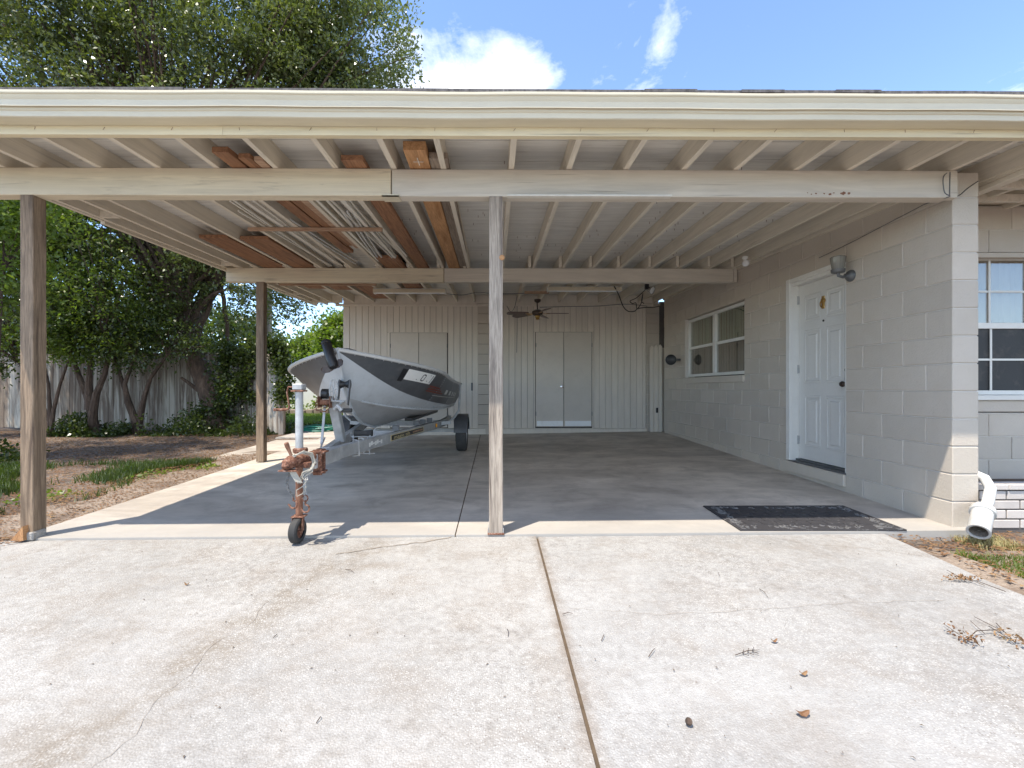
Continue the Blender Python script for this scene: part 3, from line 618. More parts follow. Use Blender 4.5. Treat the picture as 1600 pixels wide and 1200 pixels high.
# side window
def win(parent, y0, y1, z0, z1, X):
    fr_ = MB(); w = .045
    for (a, b2, c0, c1) in ((y0, y1, z0, z0+w), (y0, y1, z1-w, z1), (y0, y0+w, z0+w, z1-w), (y1-w, y1, z0+w, z1-w)): fr_.box(X, X+.05, a, b2, c0, c1, .003)
    ym = (y0+y1)/2; fr_.box(X-.002, X+.05, ym-.045, ym+.045, z0+w, z1-w, .003)
    W = obj('window', fr_, M['white'], parent, label='white double window with drawn blinds')
    zm = (z0+z1)/2+.0
    for (a, b2) in ((y0+w, ym-.045), (ym+.045, y1-w)):
        obj('meeting_rail', MB().box(X+.008, X+.045, a, b2, zm-.022, zm+.022, .003), M['white'], W)
        obj('pane', MB().box(X+.030, X+.034, a, b2, zm+.022, z1-w), M['glass'], W); obj('pane', MB().box(X+.022, X+.026, a, b2, z0+w, zm-.022), M['glass'], W)
        m2 = MB()
        for q in (1, 2): y = a+(b2-a)*q/3; m2.box(X+.035, X+.042, y-.007, y+.007, zm+.022, z1-w)
        m2.box(X+.036, X+.041, a, b2, (zm+z1-w)/2-.006, (zm+z1-w)/2+.006); obj('muntin', m2, M['blind'], W)
        nb = 11
        for (lo, hi, mt) in ((zm, z1, M['blind']), (z0, zm, M['blind2'])):
            m3 = MB()
            for q in range(nb): ya = a+(b2-a)*q/nb; yb = a+(b2-a)*(q+1)/nb-.004; m3.quad((X+.047+.006*(q%2), ya, lo), (X+.055, yb, lo), (X+.055, yb, hi), (X+.047+.006*(q%2), ya, hi))
            obj('blind', m3, mt, W)
    return W
win(house, 6.115, 8.015, 1.245, 2.243, XW+.055)
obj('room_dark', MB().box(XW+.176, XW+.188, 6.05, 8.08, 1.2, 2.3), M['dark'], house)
obj('window_sill', MB().box(XW-.03, XW+.054, 6.10, 8.03, 1.135, 1.23, .005), M['block'], house)
# front window at the right edge
X0, X1 = wop[0], wop[1]; WY = FY+.06
Wf = obj('window', MB().box(X0, X1, WY, WY+.06, 2.205, 2.248, .003).box(X0, X1, WY, WY+.06, .99, 1.03, .003).box(X0, X0+.04, WY, WY+.06, 1.031, 2.204, .003).box(X1-.04, X1, WY, WY+.06, 1.031, 2.204, .003), M['white'], house, label='front window with white muntins')
obj('lintel', MB().box(X0, X1, FY-.004, WY, 2.205, 2.2475, .003), M['block'], Wf)
obj('meeting_rail', MB().box(X0+.04, X1-.04, WY+.005, WY+.05, 1.585, 1.638, .003), M['white'], Wf)
obj('pane', MB().box(X0+.04, X1-.04, WY+.034, WY+.038, 1.639, 2.204), M['glass'], Wf); obj('pane', MB().box(X0+.04, X1-.04, WY+.024, WY+.028, 1.031, 1.584), M['screen'], Wf)
for (z0, z1, mt, yy_) in ((1.639, 2.204, M['white'], WY+.028), (1.031, 1.584, M['white'], WY+.016)):
    mb = MB(); 
    for xx in (3.80+.333, 4.466, 4.80): mb.box(xx-.009, xx+.009, yy_-.004, yy_+.003, z0, z1)
    mb.box(X0+.04, X1-.04, yy_-.0035, yy_+.0025, (z0+z1)/2-.009, (z0+z1)/2+.009); obj('muntin', mb, mt, Wf)
mb = MB(); nf = 26
for q in range(nf): xa = X0+(X1-X0)*q/nf; mb.quad((xa, WY+.10+.012*(q%2), 1.6), (xa+(X1-X0)/nf, WY+.10+.012*((q+1)%2), 1.6), (xa+(X1-X0)/nf, WY+.10+.012*((q+1)%2), 2.25), (xa, WY+.10+.012*(q%2), 2.25))
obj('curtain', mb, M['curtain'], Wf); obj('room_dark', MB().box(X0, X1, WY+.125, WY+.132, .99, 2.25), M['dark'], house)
obj('window_sill', MB().box(X0-.03, X1+.03, FY-.045, WY-.001, .945, .989, .004), M['white'], Wf); obj('window_sill', MB().box(X0-.02, X1+.02, FY-.02, WY, .842, .944, .004), M['block'], house)
# layered beam that runs back beside the house corner
for (xa, xb, z0, z1) in ((3.70, 3.78, 2.55, 2.585), (3.705, 3.775, 2.587, 2.625), (3.70, 3.76, 2.627, 2.66)): piece('eave_board', xa, xb, 2.84, FY-.02, z0, z1, .003, M['rafter'], carport)
for y in (3.5, 3.75): piece('cross_board', 3.80, 6.0, y, y+.04, 2.60, 2.66, .003, M['rafter'], carport)

# ------------------------------------------------------------ storage shed at the back
SY = 9.20
shed = thing('storage_shed', 'taupe storage shed with vertical boards and two pairs of flat doors behind the boat', 'shed', (0, SY, 0))
sz0, sz1 = .24, 2.73
doors = [(XP(608, SY), XP(697, SY), .26, 2.165), (XP(835, SY), XP(923, SY), .275, 2.18)]
bw = .1225; x = -2.92; xe = 3.06
while x < xe-.02:
    x1 = min(x+bw+random.uniform(-.006,.006), xe)
    if not (-.28 < (x+x1)/2 < .10):
        hit = None
        for (a, b2, z0, z1) in doors:
            if x1 > a+.004 and x < b2-.004: hit = (a, b2, z0, z1)
        if hit is None: piece('board', x, x1-.005, SY, SY+.02, sz0, sz1, .003, M['shed'], shed)
        else:
            piece('board', x, x1-.005, SY, SY+.02, hit[3]+.012, sz1, .003, M['shed'], shed)
            if x < hit[0]-.012: piece('board', x, hit[0]-.008, SY, SY+.02, sz0, hit[3]+.007, .002, M['shed'], shed)
            if x1 > hit[1]+.018: piece('board', hit[1]+.008, x1-.005, SY, SY+.02, sz0, hit[3]+.007, .002, M['shed'], shed)
    x = x1
obj('shed_wall', MB().box(-3.05, 3.325, SY+.022, SY+.2, -.2, 2.9).box(-3.05, -2.85, SY+.2, 13, -.2, 2.75).box(3.0, 3.325, SY+.2, 13, -.2, 2.75).box(-3.05, 3.2, 13, 13.2, -.2, 2.75).box(-3.2, 3.30, SY+.42, 13.3, 2.9, 2.95), M['shed'], shed)
obj('backing', MB().box(-2.93, 3.06, SY+.0203, SY+.0216, .24, 2.72), M['dark_joint_gap'], shed)
obj('baseboard', MB().box(-3.05, XP(757, SY), SY-.02, SY+.021, .0, sz0-.006, .004).box(.0, 3.07, SY-.02, SY+.021, .0, sz0-.006, .004), M['shed'], shed)
obj('frieze_board', MB().box(-3.2, 3.2, SY-.028, SY-.003, 2.70, 2.745, .003).box(-3.05, 3.2, SY+.0, SY+.021, 2.747, 2.93), M['shed'], shed)
obj('corner_board', MB().box(-3.05, -2.925, SY-.006, SY+.02, .24, 2.695, .003), M['shed'], shed)
for i, (a, b2, z0, z1) in enumerate(doors):
    mid = (a+b2)/2
    for j, (p, q) in enumerate(((a+.005, mid-.005), (mid+.005, b2-.005))):
        dl_ = piece('door', p, q, SY-.006, SY+.018, z0, z1, .002, M['sheddoor'], shed)
        hx = a+.0 if j == 0 else b2-.004
        for z in (z0+.22, z1-.3): obj('hinge', MB().box(hx-.004, hx+.012, SY-.014, SY-.0065, z, z+.08), M['dsteel'], dl_)
        if i == 1: obj('kick_plate', MB().box(p+.02, q-.012, SY-.010, SY-.0065, z0+.01, z0+.115), M['kick'], dl_)
    obj('drip_edge', MB().box(a-.03, b2+.03, SY-.012, SY-.001, z1+.004, z1+.0115), M['shed'], shed)
mb = MB(); mb.lathe([(.022,0),(.02,.02),(.03,.03),(.03,.05),(0,.055)], (XP(875.5, SY), SY-.007, 1.08), (0,-1,0), 12); obj('handle', mb, M['chrome'], shed, smooth=True)
mb = MB(); xh = XP(735.5, SY); mb.box(xh-.018, xh+.018, SY-.012, SY-.001, 1.0, 1.16, .004); mb.box(xh-.008, xh+.008, SY-.03, SY-.0125, 1.03, 1.09); obj('latch', mb, M['dsteel'], shed)
for (xa, xb) in ((-.345, .165), (3.064, 3.326)):           # block pilasters
    for kx in range(-1, 14):
        z0 = ZC+.1+BM*kx; piece('block', xa, xb, SY-.012, SY+.021, z0+.003, min(z0+BM, 2.72)-.003, .004, M['block'], shed)
piece('gap_filler', 3.330, 3.60, SY+.0, SY+.03, 1.87, 2.8, .002, M['dark_joint_gap'], shed, label='added dark strip painting the shade in the slit beside the block wall')  # filler added in the gap, its dark colour stands in for shade
piece('gap_filler', 3.330, 3.60, SY-.0, SY+.03, .0, 1.869, .002, M['shed'], shed)
# lean gate between the shed and the house wall
gate = thing('plank_gate', 'narrow taupe plank gate closing the gap between the shed and the block wall', 'gate', (3.2, SY-.1, .1))
for i in range(3):
    xa = 3.10+i*.084; z1 = 1.86+.01*i; mb = MB(); mb.add([(xa,SY-.12,.16),(xa+.076,SY-.12,.16),(xa+.076,SY-.12,z1),(xa+.038,SY-.12,z1+.045),(xa,SY-.12,z1),(xa,SY-.10,.16),(xa+.076,SY-.10,.16),(xa+.076,SY-.10,z1),(xa+.038,SY-.10,z1+.045),(xa,SY-.10,z1)],
        [(0,1,2,3,4),(5,9,8,7,6),(0,5,6,1),(1,6,7,2),(2,7,8,3),(3,8,9,4),(4,9,5,0)]); obj('plank', mb, M['shed'], gate)
obj('latch', MB().box(3.22, 3.26, SY-.135, SY-.121, .56, .66), M['black'], gate)

# ------------------------------------------------------------ small things on walls
lt = thing('wall_lamp', 'dark metal wall lamp with ribbed glass jar beside the door head', 'lamp', PT(1331, 432, 4.27))
c = Vector((XW, 4.27, CZ+(VY-430)/F*4.27))
mb = MB(); mb.lathe([(.055,0),(.055,.01),(.045,.028),(.022,.042),(.02,.06),(0,.06)], c, (-1,0,0), 20); mb.tube([c+Vector((-.03,0,0)), c+Vector((-.08,0,-.012)), c+Vector((-.12,0,.0)), c+Vector((-.125,0,.03))], .014, 8); obj('wall_plate', mb, M['dsteel'], lt, smooth=True)
cc = c+Vector((-.125,0,.028)); mb = MB(); mb.lathe([(0,0),(.05,.0),(.056,.006),(.058,.03),(.05,.032)], cc, (0,0,1), 20); obj('lamp_holder', mb, M['dsteel'], lt, smooth=True)
mb = MB(); n = 28; prof_ = [(.046,.032),(.056,.095),(.061,.135),(.063,.145),(.058,.15),(.02,.153),(0,.153)]; v = []
for r_, h in prof_: v += [cc+Vector((math.cos(2*math.pi*q/n)*(r_*(1+.03*(q%2))), math.sin(2*math.pi*q/n)*(r_*(1+.03*(q%2))), h)) for q in range(n)]
mb.add(v, [(i*n+q, i*n+(q+1)%n, (i+1)*n+(q+1)%n, (i+1)*n+q) for i in range(len(prof_)-1) for q in range(n)]); obj('glass_shade', mb, M['glassy'], lt)
c = Vector((XW, 8.22, CZ+(VY-562)/F*8.22)); vd = thing('wall_disc', 'round black domed fitting on the block wall left of the window', 'vent', c)
mb = MB(); mb.tube([c, c+Vector((-.10,0,0))], .02, 8); obj('bracket', mb, M['dsteel'], vd); mb = MB(); ax = (-.55,-.83,-.05); mb.lathe([(.03,-.07),(.075,-.03),(.094,0),(.098,.006)], c+Vector((-.17,0,0)), ax, 24); obj('rim', mb, M['steel'], vd, smooth=True)
mb = MB(); mb.lathe([(.0955,.004),(.08,.014),(.04,.024),(0,.028)], c+Vector((-.17,0,0)), ax, 24); obj('dome', mb, M['black'], vd, smooth=True)
c = Vector((3.12, 5.66, hr(5.66)-.012)); gl_ = thing('bulb_lamp', 'small white globe bulb fixed under the rafters near the block wall', 'lamp', c)
mb = MB(); mb.lathe([(.035,.02),(.035,.0),(.02,-.015),(.02,-.03)], c, (0,0,1), 14); obj('lamp_holder', mb, M['white'], gl_, smooth=True); obj('bulb', MB().sphere(c+Vector((.01,0,-.06)), .043, 16), M['kick'], gl_, smooth=True)
def tube_light(x0, x1, y, z, label):
    t = thing('ceiling_light', label, 'light', ((x0+x1)/2, y, z), 'long tube lights under the carport roof')
    obj('housing', MB().box(x0, x1, y-.07, y+.07, z+.03, z+.075, .006), M['white'], t); mb = MB(); mb.tube([(x0+.03, y-.03, z+.015), (x1-.03, y-.03, z+.015)], .013, 10); mb.tube([(x0+.03, y+.03, z+.015), (x1-.03, y+.03, z+.015)], .013, 10); obj('tube', mb, M['kick'], t, smooth=True)
    obj('end_cap', MB().box(x0, x0+.028, y-.06, y+.06, z-.002, z+.029), M['white'], t); obj('end_cap', MB().box(x1-.028, x1, y-.06, y+.06, z-.002, z+.029), M['white'], t); obj('reflector', MB().box(x0+.005, x1-.005, y-.085, y-.072, z-.0, z+.06, .002), M['beam_raw'], t)
tube_light(-2.06, -.83, 7.78, hr(7.8)-.08, 'long tube light under the rafters above the boat bow')
tube_light(.89, 2.14, 7.72, hr(7.8)-.055, 'long tube light under the rafters right of the ceiling fan')
# ceiling fan
fc = Vector((XP(838, 8.0), 8.0, CZ+(VY-489)/F*8.0)); fan = thing('ceiling_fan', 'brown ceiling fan with brass fittings hanging before the shed doors', 'fan', fc)
mb = MB(); mb.tube([fc+Vector((-.0,0,.05)), fc+Vector((-.01,0,.24))], .011, 8); mb.lathe([(.06,.24),(.055,.20),(.02,.18)], fc, (0,0,1), 14); obj('down_rod', mb, M['bronze'], fan, smooth=True)
mb = MB(); mb.lathe([(0,.06),(.05,.055),(.095,.03),(.1,0),(.085,-.035),(.05,-.05),(0,-.052)], fc, (0,0,1), 22); obj('motor', mb, M['bronze'], fan, smooth=True)
mb = MB(); mb.lathe([(.045,-.05),(.045,-.075),(.03,-.09),(.036,-.115),(0,-.12)], fc, (0,0,1), 14); obj('light_kit', mb, M['brass'], fan, smooth=True)
for aa in (-4, 68, 140, 184, 284):
    d = Vector((math.cos(R(aa)), math.sin(R(aa)), -.015)); s_ = Vector((-d.y, d.x, .22)).normalized(); mb = MB(); a0 = fc+d*.16; pr = [(0,.045),(.1,.06),(.33,.068),(.37,.05),(.385,.02)]
    v = [];
    for (t, w) in pr: v += [a0+d*t+s_*w, a0+d*t-s_*w, a0+d*t-s_*w-Vector((0,0,.007)), a0+d*t+s_*w-Vector((0,0,.007))]
    mb.add(v, [(i*4+q, (i+1)*4+q, (i+1)*4+(q+1)%4, i*4+(q+1)%4) for i in range(4) for q in range(4)]+[(0,1,2,3),(19,18,17,16)]); bl_ = obj('blade', mb, M['fan'], fan)
    obj('blade_arm', MB().beam(fc+d*.07+Vector((0,0,-.012)), a0+d*.05+Vector((0,0,-.012)), .03, .006), M['brass'], bl_)
tag(obj('fan_brace', MB().box(.52, .95, 7.95, 8.0, hr(8)-.045, hr(8)-.003, .003), M['lum_x'], None, loc=(.7, 8, hr(8)-.02)), 'short tan board across two rafters carrying the ceiling fan', 'board')
# floodlight and cables
c = Vector((XP(1014, 7.35), 7.35, CZ+(VY-452)/F*7.35)); fl = thing('floodlight', 'silver floodlight clamped under the rafters at the back right corner', 'lamp', c)
mb = MB(); mb.lathe([(.02,-.05),(.04,-.03),(.062,.03),(.066,.05)], c, (.55,-.6,-.35), 18); obj('reflector', mb, M['chrome'], fl, smooth=True); mb = MB(); mb.lathe([(.06,.048),(.04,.058),(0,.06)], c, (.55,-.6,-.35), 18); obj('lens', mb, M['kick'], fl, smooth=True); obj('clamp', MB().box(c.x-.08, c.x-.02, c.y-.02, c.y+.02, c.z, hr(7.35)), M['black'], fl)
def cable(pxs, r_, mat, label, d0=None):
    P = [PT(*p) for p in pxs]; Q = []
    for i in range(len(P)-1):
        p0, p1, p2, p3 = P[max(i-1,0)], P[i], P[i+1], P[min(i+2,len(P)-1)]
        for j in range(6):
            t = j/6; Q.append(.5*((2*p1)+(p2-p0)*t+(2*p0-5*p1+4*p2-p3)*t*t+(3*p1-p0-3*p2+p3)*t**3))
    Q.append(P[-1]); return tag(obj('cable', MB().tube(Q, r_, 6), mat, None, smooth=True, loc=P[0]), label, 'cable')
cable([(958,447,7.6),(965,460,7.7),(972,478,7.8),(980,486,7.9),(990,486,8),(995,482,8.1),(1008,480,8.3),(1020,480,8.5),(1032,477,8.7)], .009, M['black'], 'thick black cable looping down behind the tube light at right')
cable([(1006,453,7.4),(993,465,7.5),(983,470,7.5),(987,474,7.5),(992,473,7.6),(994,482,7.7),(1001,472,7.6),(1003,458,7.4),(1001,470,7.5),(1005,474,7.5)], .007, M['black'], 'tangled black cord hanging from the silver floodlight')
cable([(842,480,8.9),(880,479,9.0),(930,478,9.05),(975,475,9.1),(1010,478,9.1)], .006, M['dsteel'], 'thin grey wire along the top of the shed boards')
cable([(696,459,8),(720,461,8),(745,457,8),(775,459,8),(820,458,8)], .006, M['dsteel'], 'grey wire sagging between tube light and fan brace')
cable([(806,462,8.05),(802,480,8.4),(796,487,9.0),(790,478,9.15)], .005, M['black'], 'short black cord drooping left of the ceiling fan')
cable([(806,478,9.15),(806,510,9.17),(805.5,545,9.17),(805.5,551,9.17)], .005, M['dsteel'], 'dark cord hanging straight down the shed boards')
cable([(1482,268,3.22),(1476,276,3.22),(1478,298,3.22),(1486,305,3.22),(1470,310,3.3),(1448,317,3.45),(1432,325,3.56),(1380,352,3.90),(1330,378,4.25),(1280,402,4.66)], .0035, M['dsteel'], 'thin wire running from the beam end down along the block wall')
cable([(1484,306,3.25),(1500,304,3.28),(1515,292,3.28),(1531,281,3.28)], .004, M['black'], 'thin black wire crossing the corner pillar diagonally')
cable([(1487,267,3.24),(1486,305,3.24)], .003, M['dsteel'], 'thin vertical wire on the front of the corner pillar')

# ------------------------------------------------------------ stored lumber on the beams
def plank(x0, x1, y0, y1, t, mat, label, skew=0, dz=0, grp=None, name='plank'):
    w = x1-x0; mb = MB(); z0 = hr(y0)+.004+dz; z1 = hr(y1)+.004+dz; xc = (x0+x1)/2
    mb.beam((xc, y0, z0+t/2), (xc+skew, y1, z1+t/2), w, t, c=.003)
    return tag(obj(name, mb, mat, None, loc=(xc, y0, z0)), label, 'lumber', grp)
pk = plank(-.600, -.452, 2.985, 6.5, .062, M['lum_orange'], 'orange pine plank with a chalk cross near its end, poking past the front beam', -.035)
mb = MB(); zc_ = hr(3.1)+.0025; mb.box(-.56, -.49, 3.137, 3.142, zc_-.0012, zc_); mb.box(-.527, -.522, 3.085, 3.19, zc_-.0014, zc_-.0002); obj('chalk_cross', mb, M['lum_white'], pk)
plank(-.448, -.33+.01, 3.10, 6.5, .045, wood('grey_brown_board', (.13,.09,.065), (.32,.25,.19), 1), 'grey-brown weathered plank lying beside the orange plank', -.03)
plank(-1.055, -.905, 3.13, 6.9, .04, M['lum_brown'], 'brown plank with curved grain whose sawn end shows above the front beam', -.01)
plank(-1.87, -1.76, 3.02, 5.5, .04, M['lum_brown'], 'rough broken brown board at the left end of the stored lumber', .06)
plank(-1.74, -1.66, 3.10, 5.2, .035, M['lum_brown'], 'second dark brown board beside the broken one', .05); plank(-1.655, -1.59, 3.14, 5.3, .035, M['lum_x'], 'narrow tan board among the brown boards', .04)
plank(-2.76, -2.45, 4.95, 7.9, .035, M['lum_brown'], 'wide dark brown plank left of the white strips', .0); plank(-3.17, -2.86, 4.9, 7.8, .035, M['lum_brown'], 'wide dark brown plank nearest the left roof edge', .0)
plank(-1.50, -1.22, 5.75, 8.2, .04, M['lum_brown'], 'short brown plank above the back beam', .0); plank(-2.33, -2.02, 6.4, 8.8, .03, M['lum_brown'], 'brown plank stored behind the back beam', .0)
random.seed(21); WG = 'thin white trim strips stored under the carport roof'
for i in range(10):
    x = -1.50+.036*i+random.uniform(-.02,.02); plank(x, x+random.uniform(.010,.034), 3.55+random.uniform(0,.25), 6.0+random.uniform(-.4,.25), .02, M['lum_white'], 'thin white trim strip in the right-hand bundle above the front beam', random.uniform(-.06,.19), .0+.022*(i%3), WG, 'trim_strip')
for i in range(6):
    x = -2.33+.05*i+random.uniform(-.02,.02); plank(x, x+random.uniform(.010,.028), 3.75+random.uniform(0,.4), 6.2, .018, M['lum_white'], 'thin white trim strip in the left-hand bundle near the brown boards', random.uniform(-.06,.12), .02*(i%2), WG, 'trim_strip')
for i, (xa, ya, xb, yb) in enumerate([(-2.0,4.3,-1.86,6.1),(-1.95,4.35,-1.80,6.0),(-1.38,4.1,-1.52,5.9),(-1.34,4.15,-1.48,5.8),(-1.30,4.2,-1.44,5.9)]):
    tag(obj('pipe', MB().tube([(xa,ya,hr(ya)+.02),((xa+xb)/2,(ya+yb)/2,hr((ya+yb)/2)+.012),(xb,yb,hr(yb)+.02)], .010, 8), M['pvc'], None, smooth=True, loc=(xa,ya,hr(ya))), ('left pipe of the pair lying on the left trim bundle','right pipe of the pair lying on the left trim bundle','leftmost of three thin white pipes crossing under the right trim bundle','middle of three thin white pipes crossing under the right trim bundle','rightmost of three thin white pipes crossing under the right trim bundle')[i], 'pipe', 'thin white plastic pipes among the trim strips')
tag(obj('cleat', MB().box(-2.45, -1.12, 4.53, 4.565, hr(4.54)-.032, hr(4.54)-.002, .002), M['lum_x'], None, loc=(-1.8,4.54,hr(4.54))), 'tan wood cleat nailed across the rafters under the white strips', 'cleat')
tag(obj('cleat', MB().box(-3.45, -1.9, 7.3, 7.34, hr(7.3)-.035, hr(7.3)-.002, .002), M['lum_x'], None, loc=(-2.6,7.3,hr(7.3))), 'reddish cleat nailed across the rafters behind the back beam', 'cleat')

# ------------------------------------------------------------ boat
BX = -1.39
boat = thing('boat', 'grey aluminium fishing boat with charcoal sides, bow towards the driveway', 'boat', (BX, 6, .6))
stem = [(0,4.05,1.39),(.2,4.12,1.24),(.45,4.24,1.02),(.7,4.50,.80),(.85,4.78,.68),(1,5.25,.605)]
def sp(t):
    for (a, b2) in zip(stem[:-1], stem[1:]):
        if t <= b2[0]: q = (t-a[0])/(b2[0]-a[0]); return a[1]+(b2[1]-a[1])*q, a[2]+(b2[2]-a[2])*q
    return stem[-1][1:]
YS = 7.95
def row(kind, u):
    if kind == 'gun': y0, z0 = sp(0); s = (YS-y0)*u; q = min(s/1.15, 1); return (.84*(1-(1-q)**2.3)-.03*max(0, s-2.2)/1.6, y0+s, 1.115+.275*math.exp(-s/.95))
    if kind == 'chine': y0, z0 = sp(.52); s = (YS-y0)*u; q = min(s/2.0, 1); return (.68*(1-(1-q)**1.7), y0+s, .755+(z0-.755)*math.exp(-s/.75))
    if kind == 'bot': y0, z0 = sp(.8); s = (YS-y0)*u; q = min(s/1.9, 1); return (.34*(1-(1-q)**1.6), y0+s, .665+(z0-.665)*math.exp(-s/.6))
    if kind == 'keel': y0, z0 = sp(1); s = (YS-y0)*u; return (0, y0+s, .605)
def side(u, f):                                        # f = 0 gunwale .. 1 chine, slight flare
    g2, c2 = row('gun', u), row('chine', u); bulge = .035*math.sin(math.pi*f)*min(1, u*5)
    return (g2[0]+(c2[0]-g2[0])*f+bulge, g2[1]+(c2[1]-g2[1])*f, g2[2]+(c2[2]-g2[2])*f)
NU = 44; us = [(i/NU)**1.6 for i in range(NU+1)]
def sf(u): return min(1, .03+.62*(1-math.exp(-u/.065))+.36*u)
rows = [lambda u: side(u, 0), lambda u: side(u, sf(u)*.5), lambda u: side(u, sf(u)), lambda u: side(u, sf(u)+(1-sf(u))*.5), lambda u: side(u, 1), lambda u: row('bot', u), lambda u: row('keel', u)]
mb = MB()
for sg in (1, -1):
    v = [(BX+sg*p[0], p[1], p[2]) for u in us for p in [r_(u) for r_ in rows]]; n = len(rows)
    for i in range(NU):
        for j in range(n-1):
            q = (i*n+j, (i+1)*n+j, (i+1)*n+j+1, i*n+j+1); mb.f.append(tuple(x+len(mb.v) for x in (q if sg < 0 else q[::-1]))); mb.m.append(1 if j < 2 else (0 if j < 4 else 2))
    # stem closing strip (rows start on the stem)
    mb.v += v
    tr_ = [(v[NU*n+j]) for j in range(n)]; mb.add(tr_+[(BX, YS, tr_[0][2]-.12)], [tuple(range(n+1)) if sg > 0 else tuple(range(n+1))[::-1]], 1)
obj('hull', mb, [M['hull_light'], M['hull_dark'], M['hull_bottom']], boat, smooth=True, angle=28)
mb = MB(); mb.tube([(BX, sp(t)[0]-.004, sp(t)[1]) for t in [i/30 for i in range(31)]]+[(BX, YS, .597)], .014, 8); obj('keel_strip', mb, M['hull_light'], boat, smooth=True)
for sg in (1, -1):
    mb = MB(); g0 = [Vector((BX+sg*row('gun', u)[0], row('gun', u)[1], row('gun', u)[2]+.004)) for u in us]; mb.tube(g0, .019, 8); obj('gunwale', mb, M['gunwale'], boat, smooth=True)
    mb = MB(); mb.tube([Vector((BX+sg*(side(u, 1)[0]+.004), side(u, 1)[1], side(u, 1)[2])) for u in us[6:]], .010, 6); mb.tube([Vector((BX+sg*(side(u, .90)[0]+.003), side(u, .90)[1], side(u, .90)[2])) for u in us[24:]], .008, 6); obj('spray_rail', mb, M['hull_light'], boat, smooth=True)
mb = MB(); v = []; m_ = 0
for u in us[:16]: p = row('gun', u); v += [(BX-max(0,p[0]-.012), p[1]+.01, p[2]-.012), (BX, p[1]+.01, p[2]+.012), (BX+max(0,p[0]-.012), p[1]+.01, p[2]-.012)]
mb.add(v, [(3*i+j, 3*i+j+1, 3*i+4+j, 3*i+3+j) for i in range(15) for j in range(2)]); obj('bow_deck', mb, M['gunwale'], boat, smooth=True)
obj('bench', MB().box(BX-.78, BX+.78, 6.0, 6.3, 1.0, 1.03, .006).box(BX-.77, BX+.77, 7.1, 7.4, .98, 1.01, .006), M['hull_light'], boat)
obj('stored_board', MB().beam((BX+.15,4.9,1.235), (BX+.62,5.15,1.22), .12, .02).beam((BX+.35,5.3,1.225), (BX+.72,5.4,1.20), .05, .02), M['lum_x'], boat)
def sidepatch(u0, u1, f0, f1, off, mat, name, parent, nu=8, nf=4):
    mb = MB(); v = []
    for i in range(nu+1):
        for j in range(nf+1):
            u = u0+(u1-u0)*i/nu; f = f0+(f1-f0)*j/nf; p = Vector(side(u, f)); a = Vector(side(u+.01, f))-p; b2 = Vector(side(u, f+.02))-p; nrm = a.cross(b2).normalized()
            if nrm.x < 0: nrm = -nrm
            q = p+nrm*off; v.append((BX+q.x, q.y, q.z))
    mb.add(v, [(i*(nf+1)+j, (i+1)*(nf+1)+j, (i+1)*(nf+1)+j+1, i*(nf+1)+j+1) for i in range(nu) for j in range(nf)]); return obj(name, mb, mat, parent)
def find_u(px):                                         # where along the sheer a reading falls
    best = min(range(400), key=lambda i: abs(VX+F*(BX+row('gun', i/400)[0])/row('gun', i/400)[1]-px)); return best/400
U = {p: find_u(p) for p in (632, 641, 683, 686, 700, 705, 712)}
sidepatch(U[632], U[641]-.001, .12, .40, .004, M['black'], 'decal', boat)
pl = sidepatch(U[641], U[683], .10, .34, .006, M['plate'], 'number_plate', boat, 14)
def mark(u0, u1, f0, f1, mat=None): sidepatch(u0, u1, f0, f1, .0085, mat or M['black'], 'lettering', pl, 3, 3)
du = U[683]-U[641]; uc = U[641]+du*.56; w = du*.13
for (a, b2, c0, c1) in ((uc-w/2, uc-w/3, .16, .29), (uc+w/3, uc+w/2, .16, .29), (uc-w/3, uc+w/3, .14, .165), (uc-w/3, uc+w/3, .28, .305), (U[683]-.009, U[683]-.007, .13, .31), (uc+w*1.4, uc+w*1.6, .27, .29), (uc+w*1.7, uc+w*1.9, .13, .145), (uc-w*1.6, uc-w*1.45, .28, .30)): mark(a, b2, c0, c1)
for i, f in enumerate((.36, .42, .48)): sidepatch(U[683]+.01, U[683]+.10+.03*i, f, f+.03, .006, M['red'], 'decal', boat)
for i in range(5): sidepatch(U[700]+.02+.07*i, U[700]+.055+.07*i, .36+.01*i, .50+.01*i, .006, M['gunwale'], 'decal', boat)
sidepatch(U[686]+.06, U[686]+.5, .57, .585, .006, M['gunwale'], 'decal', boat, 14)
for sg in (1, -1):
    mb = MB()
    for (f, st_, en, n_) in ((.04, .02, .98, 70), (.96, .05, .98, 60), (.5, .66, .665, 1)):
        for i in range(n_): q = side(st_+(en-st_)*i/max(1,n_-1), f); mb.sphere((BX+sg*(q[0]+.001), q[1], q[2]), .006, 6)
    for uu in (.30, .52, .76):
        for i in range(16): q = side(uu, .08+.86*i/15); mb.sphere((BX+sg*(q[0]+.001), q[1], q[2]), .005, 6)
    obj('rivet', mb, M['gunwale'] if False else M['hull_bottom'], boat, kind='stuff')
